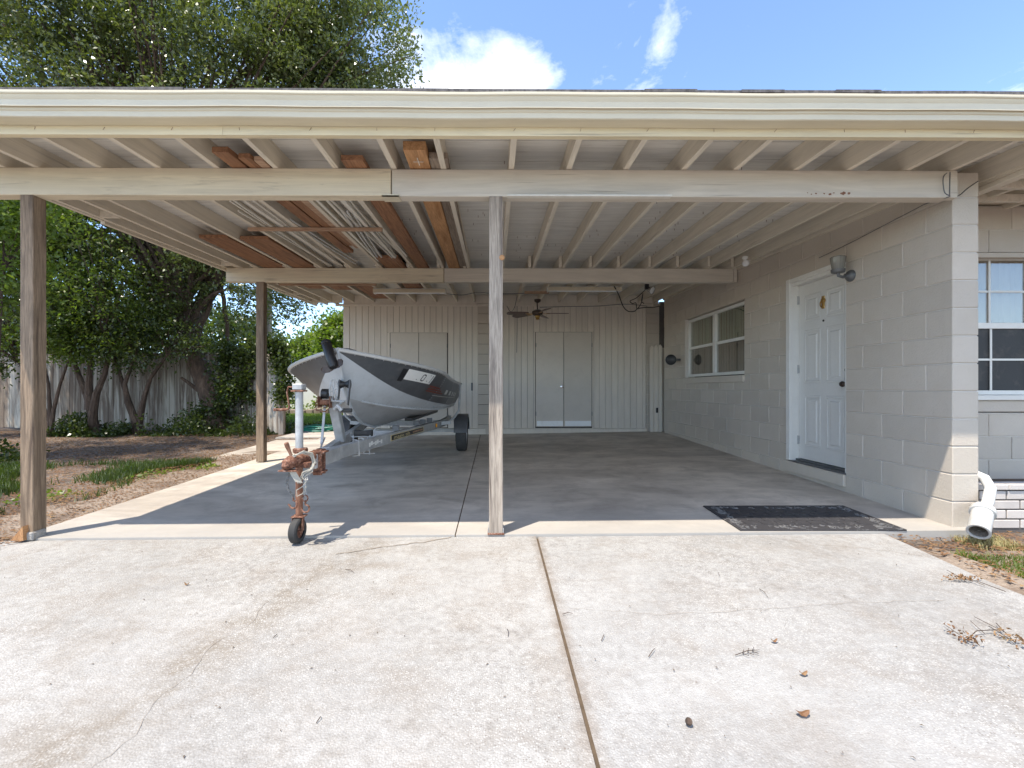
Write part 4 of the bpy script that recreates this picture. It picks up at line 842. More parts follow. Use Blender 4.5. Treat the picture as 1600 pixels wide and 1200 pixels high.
# trolling motor over the bow
tm = thing('trolling_motor', 'black trolling motor with two-blade propeller stowed over the boat bow', 'motor', PT(516, 565, 3.98))
a = PT(507, 532, 4.04); b2 = PT(520, 574, 3.97); ax = (b2-a).normalized()
mb = MB(); Ln = (b2-a).length; mb.lathe([(0,-.005),(.03,0),(.042,.015),(.044,.03),(.038,.036),(.043,.042),(.045,Ln*.85),(.038,Ln),(.02,Ln+.012),(0,Ln+.015)], a, ax, 20); obj('motor_pod', mb, M['black'], tm, smooth=True)
hub = b2+ax*.012
for (px, py) in ((500, 578), (533, 562)):
    e_ = PT(px, py, 3.96); d = (e_-hub); s_ = d.cross(Vector((.2,-1,.35))).normalized(); mb = MB(); v = []
    for (t, w_) in ((.1,.012),(.4,.03),(.75,.034),(1,.012)): v += [hub+d*t+s_*w_, hub+d*t-s_*w_+Vector((0,.012,0)), hub+d*t-s_*w_+Vector((0,.016,0)), hub+d*t+s_*w_+Vector((0,.004,0))]
    mb.add(v, [(i*4+q, (i+1)*4+q, (i+1)*4+(q+1)%4, i*4+(q+1)%4) for i in range(3) for q in range(4)]+[(0,1,2,3),(15,14,13,12)]); obj('propeller_blade', mb, M['bronze'], tm)
mb = MB(); mb.tube([PT(512, 545, 4.06), PT(525, 548, 4.25), PT(528, 550, 4.6)], .016, 8); mb.box(BX-.09, BX+.05, 4.2, 4.45, 1.36, 1.42, .01); obj('mount', mb, M['dsteel'], tm, smooth=True)

# ------------------------------------------------------------ trailer
tr = thing('boat_trailer', 'galvanised boat trailer with rusty coupler and jack wheel under the grey boat', 'trailer', (BX, 5, .55))
TZ = .525
def tp(px, py, d): return PT(px, py, d)
mbs = lambda: MB()
obj('tongue', MB().beam((BX+.10,3.20,TZ+.01),(BX+.13,3.62,TZ+.01), .08, .10, c=.004), M['steel'], tr)
arm = obj('frame_arm', MB().beam((BX+.12,3.60,TZ+.01),(BX+.60,6.9,TZ), .06, .10, c=.004), M['steel'], tr)
obj('frame_arm', MB().beam((BX+.06,3.60,TZ+.01),(BX-.55,6.9,TZ), .06, .10, c=.004), M['steel'], tr)
for nm, a, b2, w, h in (('cross_member',(BX-.53,6.93,TZ),(BX+.57,6.93,TZ),.06,.08),('cross_member',(BX-.21,5.3,TZ),(BX+.34,5.3,TZ),.05,.07),('axle',(BX-.8,7.1,TZ-.13),(BX+.8,7.1,TZ-.13),.05,.05),('side_rail',(BX+.6,6.9,TZ),(BX+.6,8.0,TZ),.06,.10),('side_rail',(BX-.56,6.9,TZ),(BX-.56,8.0,TZ),.06,.10)):
    obj(nm, MB().beam(a, b2, w, h), M['steel'], tr)
for sg in (1, -1):
    wc = Vector((BX+sg*.88, 7.1, floor_z(BX+sg*.88, 7.1)+.265)); wh = obj('tyre', MB().lathe([(.16,-.075),(.22,-.083),(.255,-.075),(.265,-.055),(.2655,0),(.265,.055),(.255,.075),(.22,.083),(.16,.075)], wc, (1,0,0), 36), M['rubber'], tr, smooth=True)
    obj('rim', MB().lathe([(0,.02*sg),(.06,.03*sg),(.1,.0),(.15,.02*sg),(.165,.07*sg),(.155,.075*sg)], wc, (1,0,0), 28), M['steel'], wh, smooth=True)
    mb = MB(); v = []; n = 14
    for i in range(n+1):
        t = R(8+164*i/n); 
        for (x, r_) in ((-.10,.325),(.10,.325),(.10,.285),(.097,.285),(.097,.32),(-.10,.32)): v.append((wc.x+x, wc.y-math.cos(t)*r_, wc.z+math.sin(t)*r_*.95))
    mb.add(v, [(i*6+q, (i+1)*6+q, (i+1)*6+(q+1)%6, i*6+(q+1)%6) for i in range(n) for q in range(6)]); obj('fender', mb, M['hull_dark'], tr, smooth=True, angle=30)
    obj('guide_post', MB().tube([(BX+sg*.70,6.75,TZ+.02),(BX+sg*.80,6.75,TZ+.10),(BX+sg*.86,6.78,TZ+.2),(BX+sg*.875,6.8,1.10)], .017, 8), M['steel'], tr, smooth=True)
    obj('guide_bracket', MB().beam((BX+sg*.55,6.75,TZ),(BX+sg*.74,6.75,TZ+.02), .05, .05), M['steel'], tr)
    obj('bunk', MB().beam((BX+sg*.33,5.6,.665),(BX+sg*.36,7.9,.65), .09, .035).beam((BX+sg*.34,5.8,.60),(BX+sg*.34,5.8,.66), .04, .04).beam((BX+sg*.36,7.4,.56),(BX+sg*.36,7.4,.65), .04, .04), M['black'], tr)
for y in (4.95, 5.65, 5.9, 6.2):
    mb = MB(); mb.box(BX+.12+(y-3.6)*.147-.035, BX+.12+(y-3.6)*.147+.035, y-.02, y+.02, TZ+.062, TZ+.12, .003)
    obj('roller_bracket', mb, M['dsteel'], tr)
# decals on the arm, facing right
def arm_pt(y, off=.0): q = (y-3.6)/3.3; return Vector((BX+.12+.48*q+.0305+off, y, TZ+.01-.01*q))
def armbox(y0, y1, z0, z1, off, mat, name, parent=arm):
    a, b2 = arm_pt(y0, off), arm_pt(y1, off); mb = MB(); v = [(a.x, a.y, a.z+z0), (b2.x, b2.y, b2.z+z0), (b2.x, b2.y, b2.z+z1), (a.x, a.y, a.z+z1)]; v += [(p[0]-off*.8, p[1], p[2]) for p in v]
    mb.add(v, [(0,1,2,3),(0,4,5,1),(1,5,6,2),(2,6,7,3),(3,7,4,0)]); return obj(name, mb, mat, parent)
armbox(4.72, 5.85, -.03, .03, .002, M['gold'], 'decal'); armbox(4.74, 5.83, -.025, .025, .003, M['black'], 'decal'); armbox(5.42, 5.80, -.010, .010, .004, M['lum_x'], 'decal')
def text_mesh(s, size, mat, name, parent, origin, xdir, zdir, off=0, sx=1):
    cu = bpy.data.curves.new('t', 'FONT'); cu.body = s; cu.size = size; o = bpy.data.objects.new('t', cu); COL.objects.link(o)
    bpy.context.view_layer.update(); me = bpy.data.meshes.new_from_object(o.evaluated_get(bpy.context.evaluated_depsgraph_get())); bpy.data.objects.remove(o)
    xd = Vector(xdir).normalized(); zd = Vector(zdir).normalized(); base = Vector(origin); pb = wloc(parent)
    for v in me.vertices: v.co = base+xd*(v.co.x*sx)+zd*v.co.y - pb
    me.materials.clear(); me.materials.append(mat); me.name = name; ob = bpy.data.objects.new(name, me); COL.objects.link(ob); ob.parent = parent; return ob
text_mesh('magic tilt', .055, M['gold'], 'lettering', arm, arm_pt(4.80, .0045)+Vector((0,0,-.017)), arm_pt(5.8)-arm_pt(4.8), (0,0,1), sx=2.6)
for i in range(7): armbox(4.19+.045*i, 4.225+.045*i, -.022+.008*(i%3), .006+.009*((i+1)%3), .003, M['plate'], 'decal')
mb = MB(); p_ = arm_pt(6.42); mb.box(p_.x, p_.x+.02, 6.38, 6.48, p_.z-.025, p_.z+.03, .006); obj('marker_light', mb, M['amber'], tr)
# winch stand
wb = Vector((BX-.02, 4.14, TZ+.05)); wt = Vector((BX-.035, 4.02, .95))
obj('winch_post', MB().beam(wb+Vector((.02,0,-.0)), wt, .075, .085, up=(0,1,0), c=.006), M['steel'], tr)
obj('winch_strut', MB().beam((BX-.05, 3.80, TZ+.06), (BX-.09, 3.98, .90), .01, .02, up=(1,0,0)).beam((BX+.02, 3.6, TZ+.06), (BX-.09,3.98,.62), .008,.012, up=(1,0,0)), M['steel'], tr)
mb = MB()
for y in (3.98, 4.12, 4.26): mb.tube([(BX+.16+.0,y,TZ+.075),(BX+.205,y,TZ+.07),(BX+.21,y,TZ-.06),(BX+.15,y,TZ-.065)], .007, 6)
obj('u_bolt', mb, M['steel'], tr, smooth=True)
mb = MB(); mb.lathe([(.02,-.05),(.045,-.048),(.03,-.02),(.022,0),(.03,.02),(.045,.048),(.02,.05)], (BX+.03, 4.14, 1.085), (1,0,.0), 20); obj('bow_roller', mb, M['black'], tr, smooth=True); mb = MB(); mb.lathe([(.0,-.028),(.045,-.026),(.045,.026),(0,.028)], (BX-.10, 4.02, 1.0), (1,0,0), 18); obj('winch_drum', mb, M['black'], tr, smooth=True)
mb = MB(); mb.beam((BX-.01,4.06,.88),(BX-.01,4.13,1.12), .008, .05, up=(0,1,0)); mb.beam((BX+.085,4.06,.90),(BX+.085,4.13,1.12), .008, .04, up=(0,1,0)); obj('roller_bracket', mb, M['dsteel'], tr)
mb = MB(); wx = BX-.035; wy, wz = 3.99, 1.03
for q in range(24): t0, t1 = 2*math.pi*q/24, 2*math.pi*(q+1)/24; mb.beam((wx+.02, wy-.03+.0*t0, wz), (wx+.02, wy-.03, wz+.001), .001, .001) if False else None
mb.tube([(wx+.03+.035*math.cos(t), wy-.035, wz+.095*math.sin(t)) for t in [2*math.pi*q/24 for q in range(25)]], .007, 6, cap=False)
for t in (0.2, 1.25, 2.3, 3.35, 4.4, 5.45): mb.tube([(wx+.03, wy-.035, wz), (wx+.03+.035*math.cos(t), wy-.035, wz+.095*math.sin(t))], .004, 5)
obj('winch_gear', mb, M['steel'], tr, smooth=True)
mb = MB(); mb.box(BX-.135, BX-.03, 3.93, 4.03, .885, .89); mb.box(BX-.138, BX-.132, 3.93, 4.03, .88, .98, .002); mb.box(BX-.035, BX-.029, 3.93, 4.03, .88, .98, .002); mb.lathe([(.028,-.045),(.028,.045)], (BX-.083, 3.98, .925), (1,0,0), 14); obj('winch', mb, M['rustpipe'], tr)
mb = MB(); mb.tube([(BX-.03,3.96,.94),(BX+.09,3.95,.935)], .009, 8); mb.tube([(BX+.02,3.92,.87),(BX+.05,3.90,.90),(BX+.085,3.9,.86)], .02, 8); obj('winch_crank', mb, M['steel'], tr, smooth=True); obj('crank_grip', MB().tube([(BX+.06,3.92,.86),(BX+.165,3.91,.86)], .018, 10), M['rubber'], tr, smooth=True)
mb = MB(); mb.tube([(BX-.13,3.93,.96),(BX-.145,3.92,.92),(BX-.14,3.92,.86),(BX-.06,3.91,.85),(BX-.03,3.92,.88)], .006, 6); obj('hook_wire', mb, M['rust'], tr, smooth=True)
# keel roller
mb = MB(); mb.lathe([(.0,-.09),(.035,-.085),(.028,-.03),(.026,0),(.028,.03),(.035,.085),(0,.09)], (BX+.12, 4.42, .615), (1,0,0), 18); obj('keel_roller', mb, M['rubber'], tr, smooth=True)
mb = MB(); mb.tube([(BX+.01,4.40,.63),(BX+.01,4.38,.585),(BX+.235,4.38,.585),(BX+.235,4.40,.66)], .006, 6)
for x in (BX+.04, BX+.20): mb.tube([(x,4.36,.60),(x,4.34,.42)], .007, 6)
mb.tube([(BX+.01,4.34,.43),(BX+.25,4.34,.43)], .006, 6); obj('roller_cradle', mb, M['steel'], tr, smooth=True)
# coupler, jack, wheel
JX, JY = XP(466.5, 3.18), 3.18
obj('clamp', MB().box(-1.285, -1.222, 3.225, 3.24, TZ-.09, TZ+.09, .003), M['rust'], tr); obj('clamp', MB().box(-1.285, -1.222, 3.29, 3.305, TZ-.09, TZ+.09, .003), M['rust'], tr)
obj('clamp_plate', MB().box(-1.31, -1.20, 3.215, 3.31, TZ+.066, TZ+.078, .002), M['rust'], tr); obj('clamp_plate', MB().box(-1.30, -1.21, 3.215, 3.31, TZ-.075, TZ-.062, .002), M['rust'], tr)
mb = MB(); mb.tube([(-1.375,2.99,.525),(-1.368,3.01,.545),(-1.355,3.04,.560),(-1.33,3.09,.568),(-1.30,3.15,.572),(-1.285,3.21,.570)], [.022,.040,.044,.036,.034,.040], 14); mb.box(-1.42, -1.30, 2.985, 3.06, .503, .511, .003); mb.box(-1.35, -1.25, 3.08, 3.22, .512, .548, .004)
for q in ((-1.335,3.075,.60),(-1.30,3.14,.605),(-1.345,3.055,.53)): mb.lathe([(0,.012),(.011,.011),(.012,-.01)], q, (-.2,-.6,.8), 6)
obj('coupler', mb, M['rust'], tr, smooth=True)
obj('coupler_lever', MB().tube([(-1.345,3.035,.59),(-1.36,3.03,.63),(-1.375,3.025,.672),(-1.378,3.02,.688)], [.010,.011,.016,.015], 8), M['rustpipe'], tr, smooth=True)
jz1 = CZ+(VY-612)/F*JY
mb = MB(); mb.lathe([(.026,0),(.026,jz1-.56)], (JX, JY, .56), (0,0,1), 18); obj('jack_tube', mb, M['steel'], tr, smooth=True)
obj('jack_head', MB().box(JX-.036, JX+.034, JY-.036, JY+.04, jz1+.012, jz1+.055, .006), M['steel'], tr)
obj('jack_collar', MB().box(JX-.043, JX+.041, JY-.041, JY+.041, jz1, jz1+.0115, .002), M['rust'], tr); obj('jack_bracket', MB().box(JX-.035, JX+.05, JY-.035, JY+.035, .60, .635, .008), M['rust'], tr)
cz_ = jz1+.03
mb = MB(); mb.tube([(JX-.04,JY,cz_),(JX-.075,JY,cz_+.005),(JX-.085,JY,cz_-.03),(JX-.07,JY,cz_-.13),(JX-.075,JY,cz_-.15),(JX-.10,JY,cz_-.155),(JX-.17,JY-.02,cz_-.155)], [.006,.006,.006,.006,.007,.010,.010], 8); obj('jack_crank', mb, M['rust'], tr, smooth=True)
wz_ = drive_z(JX, JY)+.085
mb = MB(); mb.lathe([(.024,0),(.024,.4)], (JX, JY, wz_+.085), (0,0,1), 16); obj('jack_leg', mb, M['rustpipe'], tr, smooth=True)
cw = Vector((JX+.0, JY-.03, wz_)); ax = Vector((.995,-.08,0)).normalized(); jw = obj('jack_wheel', MB().lathe([(.05,-.026),(.075,-.028),(.084,-.02),(.085,0),(.084,.02),(.075,.028),(.05,.026)], cw, ax, 30), M['rubber'], tr, smooth=True)
obj('hub', MB().lathe([(0,-.02),(.02,-.03),(.022,-.015),(.05,-.016),(.05,.016),(.022,.015),(.02,.03),(0,.03)], cw, ax, 20), M['rust'], jw, smooth=True)
mb = MB()
for s in (1, -1): mb.beam(cw+ax*.038*s, cw+ax*.036*s+Vector((0,.015,.10)), .004, .035, up=(0,1,0))
mb.box(JX-.045, JX+.045, JY-.04, JY+.035, wz_+.088, wz_+.098, .003); obj('wheel_fork', mb, M['rust'], tr)
def chain(pts, r_, n, mat, name):
    mb = MB(); P = [Vector(p) for p in pts]; L_ = sum((b2-a).length for a, b2 in zip(P[:-1], P[1:])); 
    def at(s):
        for a, b2 in zip(P[:-1], P[1:]):
            l = (b2-a).length
            if s <= l: return a+(b2-a)*s/l, (b2-a).normalized()
            s -= l
        return P[-1], (P[-1]-P[-2]).normalized()
    for i in range(n):
        p, t = at(L_*(i+.5)/n); s_ = t.orthogonal().normalized() if i % 2 else t.cross(t.orthogonal()).normalized(); h = L_/n*.75
        mb.tube([p+t*h*math.cos(a_)+s_*h*.5*math.sin(a_) for a_ in [2*math.pi*q/8 for q in range(9)]], r_, 5, cap=False)
    return obj(name, mb, mat, tr, smooth=True)
chain([(BX+.13,3.14,.50),(BX+.12,3.06,.42),(BX+.125,3.05,.34)], .004, 10, M['steel'], 'chain')
chain([(BX+.03,3.02,.49),(BX+.015,3.02,.42),(BX+.03,3.02,.37),(BX+.06,3.03,.33)], .004, 12, M['dsteel'], 'chain')
def hook(x, y, z, s=1):
    return MB().tube([(x,y,z)]+[(x+s*(.0+.026*math.sin(t)),y,z-.03-.026+.026*math.cos(t)) for t in [0,.5,1,1.6,2.2,2.8,3.4,4.0,4.5]]+[(x-s*.035,y,z-.055)], .006, 7)
mb = MB(); mb.tube([(BX+.125+.018*math.cos(t),3.05,.315+.022*math.sin(t)) for t in [2*math.pi*q/10 for q in range(11)]], .005, 6); obj('safety_hook', mb, M['rust'], tr, smooth=True); obj('safety_hook', hook(BX+.127, 3.05, .302), M['rust'], tr, smooth=True)
obj('safety_hook', hook(BX+.055, 3.03, .335), M['rust'], tr, smooth=True)
random.seed(19)
for j in range(5):
    u_ = lambda a_: random.uniform(-a_, a_)
    P_ = [Vector((-1.33+u_(.02),3.03,.60+u_(.01))), Vector((-1.28+u_(.01),3.05,.625+u_(.008))), Vector((-1.245+u_(.012),3.09,.605+u_(.01))), Vector((-1.228+u_(.015),3.10,.55+u_(.015))), Vector((-1.235+u_(.02),3.07,.50+u_(.02))), Vector((-1.27+u_(.03),3.04,.46+u_(.03))), Vector((-1.30+u_(.03),3.03,.42+u_(.04)))]
    Q_ = []
    for i in range(len(P_)-1):
        for t_ in (0, .33, .66): Q_.append(P_[i].lerp(P_[i+1], t_)+Vector((u_(.003), 0, u_(.003))))
    obj('rope', MB().tube(Q_, random.choice((.003,.004,.005)), 6), M['rope'], tr, smooth=True)
obj('rope', MB().tube([(-1.28,3.03,.46),(-1.25,3.03,.43),(-1.27,3.02,.40),(-1.31,3.02,.375),(-1.305,3.02,.335),(-1.275,3.03,.35),(-1.25,3.03,.40)], .0035, 6), M['rope'], tr, smooth=True)
mb = MB(); a = Vector((-1.33,3.00,.50)); mb.add([a+Vector(p) for p in ((-.02,0,0),(.025,0,0),(.065,.01,-.075),(.02,.0,-.065),(-.02,.003,0),(.025,.003,0),(.065,.013,-.075),(.02,.003,-.065))], [(0,1,2,3),(4,7,6,5),(0,4,5,1),(1,5,6,2),(2,6,7,3),(3,7,4,0)]); obj('bracket_plate', mb, M['rope'], tr)

# ------------------------------------------------------------ mat, downspout, planter, hose
cm = Vector((2.37, 3.57, 0)); rm = thing('door_mat', 'large black rubber door mat with worn grey relief pattern lying by the wall', 'mat', (cm.x, cm.y, floor_z(cm.x, cm.y)))
def mz(x, y): return floor_z(x, y)
ang = R(-1.5); MW, MD = .59, .31
def mp(u, v): x = cm.x+u*math.cos(ang)-v*math.sin(ang); y = cm.y+u*math.sin(ang)+v*math.cos(ang); return x, y
def matbox(u0, u1, v0, v1, z0, z1, mb):
    v = [];
    for z in (z0, z1):
        for (u, w) in ((u0,v0),(u1,v0),(u1,v1),(u0,v1)): x, y = mp(u, w); v.append((x, y, mz(x, max(3.26, y))+z))
    mb.add(v, [(0,3,2,1),(4,5,6,7),(0,1,5,4),(1,2,6,5),(2,3,7,6),(3,0,4,7)])
mb = MB(); matbox(-MW, MW, -MD, MD, .001, .010, mb); obj('mat_base', mb, M['mat'], rm)
for r_ in range(5):
    for c_ in range(8):
        u0 = -.48+.12*c_+(.06 if r_ % 2 else 0); v0 = -.19+.076*r_
        if u0+.115 > .50: continue
        mb = MB(); matbox(u0, u0+.114, v0, v0+.070, .0101, .0135, mb); obj('relief_brick', mb, M['mat'], rm)
random.seed(3); mb = MB()
for i in range(150):
    sd_ = i % 4; t = random.uniform(-.95, .95); jj = random.uniform(-.03, .03)
    if sd_ < 2: u, w = t*MW, (MD-.065+jj)*(1 if sd_ else -1)
    else: u, w = (MW-.065+jj)*(1 if sd_ == 2 else -1), t*MD
    a_ = random.uniform(0, 3.14); rr_ = random.uniform(.008, .02); pts = []
    for q in range(6): x, y = mp(u+rr_*math.cos(a_+q*.8), w+rr_*math.sin(a_+q*.8)); pts.append((x, y, mz(x, max(3.26, y))+.012))
    mb.tube(pts, .0028, 4)
obj('scroll_border', mb, M['mat_dust'], rm, kind='stuff')
ds = thing('downspout', 'white plastic downspout elbow ending in a wide open pipe collar by the corner', 'drainpipe', (3.6, 3.2, 0))
path = [PT(1526, 742, 3.40), PT(1541, 748, 3.36), PT(1551, 764, 3.30), PT(1547, 785, 3.24), PT(1541, 800, 3.20)]
obj('elbow_pipe', MB().tube([PT(1500, 735, 3.62)]+path, .033, 16), M['pvc'], ds, smooth=True)
p0 = PT(1539, 799, 3.19); p1 = PT(1532, 832, 3.07); ax = (p1-p0).normalized(); Ln = (p1-p0).length
mb = MB(); mb.lathe([(.034,-.012),(.066,-.01),(.069,0),(.069,.035),(.060,.038)], p0, ax, 24); obj('coupling', mb, M['pvc'], ds, smooth=True)
mb = MB(); mb.lathe([(.059,.03),(.059,Ln),(.062,Ln+.004),(.059,Ln+.006),(.048,Ln+.004),(.046,Ln*.6),(.046,.04),(0,.04)], p0, ax, 24); obj('collar', mb, M['pvc'], ds, smooth=True)
mb = MB(); mb.lathe([(.0455,Ln*.99),(.0455,.045),(0,.045)], p0, ax, 20); obj('inner_bore', mb, M['sand'], ds, smooth=True)
planter = thing('brick_planter', 'low planter of pale painted bricks with dark joints below the front window', 'planter', (3.9, 3.42, 0))
pz = -.02; PY = 3.42
for r_ in range(4):
    z0 = pz+.012+r_*.0725; x = 3.56-(.105 if r_ % 2 else .0)
    while x < 6:
        xa = max(x, 3.56); 
        if x+.2-xa > .03: piece('brick', xa, x+.2, PY, PY+.09, z0, z0+.062, .004, M['brick'], planter)
        x += .21
obj('joint_core', MB().box(3.56, 6.1, PY+.006, PY+.084, -.2, pz+.295), M['dark_joint_gap'], planter)
for i in range(8): piece('cap_brick', 3.56+i*.32, 3.56+i*.32+.315, PY-.012, PY+.10, pz+.302, pz+.345, .005, M['brick'], planter)
obj('soil', MB().box(3.56, 6.1, PY+.085, FY-.001, -.2, pz+.27), M['dirt'], planter)
mb = MB(); random.seed(8); hx, hy = XP(502, 10.6), 10.6
for j in range(7):
    r1, r2 = random.uniform(.35,.62), random.uniform(.2,.34); ox, oy = random.uniform(-.12,.12), random.uniform(-.1,.1); ph = random.uniform(0,6)
    mb.tube([(hx+ox+r1*math.cos(t), hy+oy+r2*math.sin(t), floor_z(hx,hy)+.0+.022*j*.6+.02*math.sin(3*t+ph)) for t in [2*math.pi*q/26 for q in range(27)]], .014, 7, cap=False)
tag(obj('garden_hose', mb, M['teal'], None, smooth=True, loc=(hx,hy,floor_z(hx,hy))), 'coiled teal green garden hose lying on the paving behind the boat', 'hose')

# ------------------------------------------------------------ fence
fence = thing('board_fence', 'tall stained white board fence behind the trees', 'fence', (-9, 11.6, 0))
random.seed(12)
def fence_run(a, b2, h0, h1, mat, par, w=.145, z0=None):
    a = Vector(a); b2 = Vector(b2); Ln = (b2-a).length; n = int(Ln/w); d = (b2-a).normalized(); rz = math.atan2(d.y, d.x)
    me = [make_mesh('picket', *chbox(w-.006, .02, h+.0, .003), mat) for h in (h0, h0-.015, h0+.012)]
    for i in range(n):
        p = a+d*(i+.5)*w; hh = (h0, h0-.015, h0+.012)[i % 3]; z = ground_z(p.x, p.y)+.02; inst('picket', me[i % 3], par, (p.x, p.y+random.uniform(-.004,.004), z+hh/2), rz+random.uniform(-.006,.006))
    obj('rail', MB().beam((a.x, a.y+.05, .5), (b2.x, b2.y+.05, .5), .04, .09).beam((a.x, a.y+.05, 1.6), (b2.x, b2.y+.05, 1.6), .04, .09), mat, par)
fence_run((-15.5, 11.9, 0), (-6.3, 11.55, 0), 1.92, 0, M['fence'], fence)
fence2 = thing('board_fence', 'weathered brown and white picket fence section ending beside the short post', 'fence', (-5.6, 10.6, 0))
fence_run((-6.3, 11.2, 0), (-4.75, 10.2, 0), 1.86, 0, M['fence_old'], fence2, .13)
obj('end_post', MB().box(-4.80, -4.68, 10.12, 10.24, -.05, 1.9, .006), M['fence_old'], fence2)
far = thing('board_fence', 'distant plain white fence across the sunny lawn', 'fence', (-7, 19, 0)); 
me = make_mesh('fence_panel', *chbox(1.8, .06, 1.75, .01), M['white'])
for i in range(8): inst('fence_panel', me, far, (-13.5+1.84*i, 19, ground_z(-7,19)+.9))
bedp = thing('stone_edging', 'low pinkish stone border along the sunny lawn', 'edging', (-7, 17.4, 0)); random.seed(4)
for i in range(26):
    s_ = random.uniform(.8, 1.1); piece('stone', -11.4+.30*i, -11.4+.30*i+.27, 17.4, 17.6, ground_z(-7,17)+.02, ground_z(-7,17)+.25*round(s_,1), .03, M['sand'], bedp)

# ------------------------------------------------------------ vegetation
def leaves(name, P, size, mat, parent, up=.3, aspect=.5, droop=0, seed=0, loc=None):
    g = np.random.default_rng(seed); n = len(P); P = np.asarray(P, float)
    d = g.normal(size=(n,3)); d[:,2] -= droop; d /= np.linalg.norm(d, axis=1)[:,None]
    nn = g.normal(size=(n,3)); nn[:,2] = np.abs(nn[:,2])+up; s = np.cross(d, nn); s /= np.linalg.norm(s, axis=1)[:,None]; nr = np.cross(s, d)
    sz = size*g.uniform(.6, 1.35, n)[:,None]; org = np.array(wloc(parent)) if parent else (np.array(loc) if loc is not None else np.zeros(3))
    V = np.stack([P, P+d*sz*.45+s*sz*aspect*.5+nr*sz*.06, P+d*sz, P+d*sz*.45-s*sz*aspect*.5+nr*sz*.06], 1).reshape(-1,3)-org
    me = bpy.data.meshes.new(name); me.vertices.add(4*n); me.vertices.foreach_set('co', V.astype('f').ravel()); me.loops.add(4*n); me.loops.foreach_set('vertex_index', np.arange(4*n, dtype='i'))
    me.polygons.add(n); me.polygons.foreach_set('loop_start', np.arange(0, 4*n, 4, dtype='i')); me.polygons.foreach_set('loop_total', np.full(n, 4, 'i')); me.update(calc_edges=True); me.materials.append(mat)
    o = bpy.data.objects.new(name, me); COL.objects.link(o); o.parent = parent; o['kind'] = 'stuff'
    if loc is not None and not parent: o.location = loc
    return o
def crown_pts(ells, nclump, per, spread, seed, shell=.25):
    """leaf positions in clumps spread through ellipsoids (cx,cy,cz,rx,ry,rz,weight)"""
    g = np.random.default_rng(seed); w = np.array([e_[6] for e_ in ells], float); w /= w.sum(); out_ = []; cl = []
    for e_, ww in zip(ells, w):
        m = max(1, int(nclump*ww)); d = g.normal(size=(m,3)); d /= np.linalg.norm(d, axis=1)[:,None]; r_ = g.uniform(shell, 1, m)**.6
        c_ = np.array(e_[:3])+d*r_[:,None]*np.array(e_[3:6]); cl.append(c_)
    cl = np.concatenate(cl); k_ = (per*g.uniform(.15, 1.0, len(cl))**1.6*2.4).astype(int); sp_ = spread*g.uniform(.6, 1.5, len(cl))
    P = np.repeat(cl, k_, 0)+g.normal(size=(k_.sum(),3))*np.repeat(sp_, k_)[:,None]*np.array([1,1,.6]); return P, cl
def limb(mb, a, b2, r0, r1, n=6, wob=.08, g=random):
    a = Vector(a); b2 = Vector(b2); L_ = (b2-a).length; pts = [a+(b2-a)*i/n+Vector((g.uniform(-1,1), g.uniform(-1,1), g.uniform(-.5,.5)))*wob*L_*.25*(0 < i < n) for i in range(n+1)]; mb.tube(pts, [r0+(r1-r0)*i/n for i in range(n+1)], 7); return pts
random.seed(31)
# big leaning oak
oak = thing('oak_tree', 'large oak with leaning trunk whose crown rises above the carport roof', 'tree', PT(342, 668, 11))
mb = MB(); tpx = [(343,672,11),(336,640,11),(322,600,11),(305,560,11),(292,520,11),(283,480,11),(272,430,11),(262,370,11),(258,290,11)]
tp_ = [PT(*p) for p in tpx]; mb.tube(tp_, [.34,.27,.23,.21,.195,.18,.16,.14,.12], 12)
obj('trunk', mb, M['bark'], oak, smooth=True)
mb = MB(); ells = [(-7.0,11.5,8.6,4.6,3.0,3.0,3.2), (-3.6,11.0,9.0,2.0,1.8,1.9,1.0), (-11.5,11.0,8.5,3.5,3,3.5,2.0), (-8.5,11.3,5.0,3.8,2.0,2.1,1.3), (-5.6,11.0,4.2,1.9,1.3,1.7,.75), (-10.5,10.5,10.0,2.6,2,1.8,.9), (-12,11,5.0,3,2,2.4,.9), (-7.5,10.6,9.8,3.4,2.0,2.2,1.6), (-9.3,5.6,8.4,2.6,2.8,1.3,.9), (-4.6,10.4,8.6,1.6,1.3,1.6,.9)]
P, cl = crown_pts(ells, 1500, 135, .24, 2)
keep = ~((P[:,2] > 8) & (P[:,0] > -1.75)); P = P[keep]
for i in range(0, len(cl), 8):
    c_ = Vector(cl[i])
    if c_.y < 8.4: continue
    s0 = tp_[random.choice((4,5,6,7,8))]; mid = s0.lerp(c_, .5)+Vector((0,0,random.uniform(.1,.6))); mb.tube([s0, s0.lerp(mid, .5)+Vector((0,0,.15)), mid, mid.lerp(c_, .5)+Vector((0,0,.08)), c_], [.085,.065,.045,.025,.008], 6)
limb(mb, PT(330,625,11), PT(283,590,10.9), .07, .03); limb(mb, PT(300,545,11), PT(330,470,10.9), .10, .04); limb(mb, PT(285,490,11), PT(190,330,10), .08, .03); limb(mb, PT(345,450,11), PT(360,560,11.2), .05, .04)
obj('branch', mb, M['bark'], oak, smooth=True); leaves('crown', P, .098, M['leaf_oak'], oak, seed=3, aspect=.46)
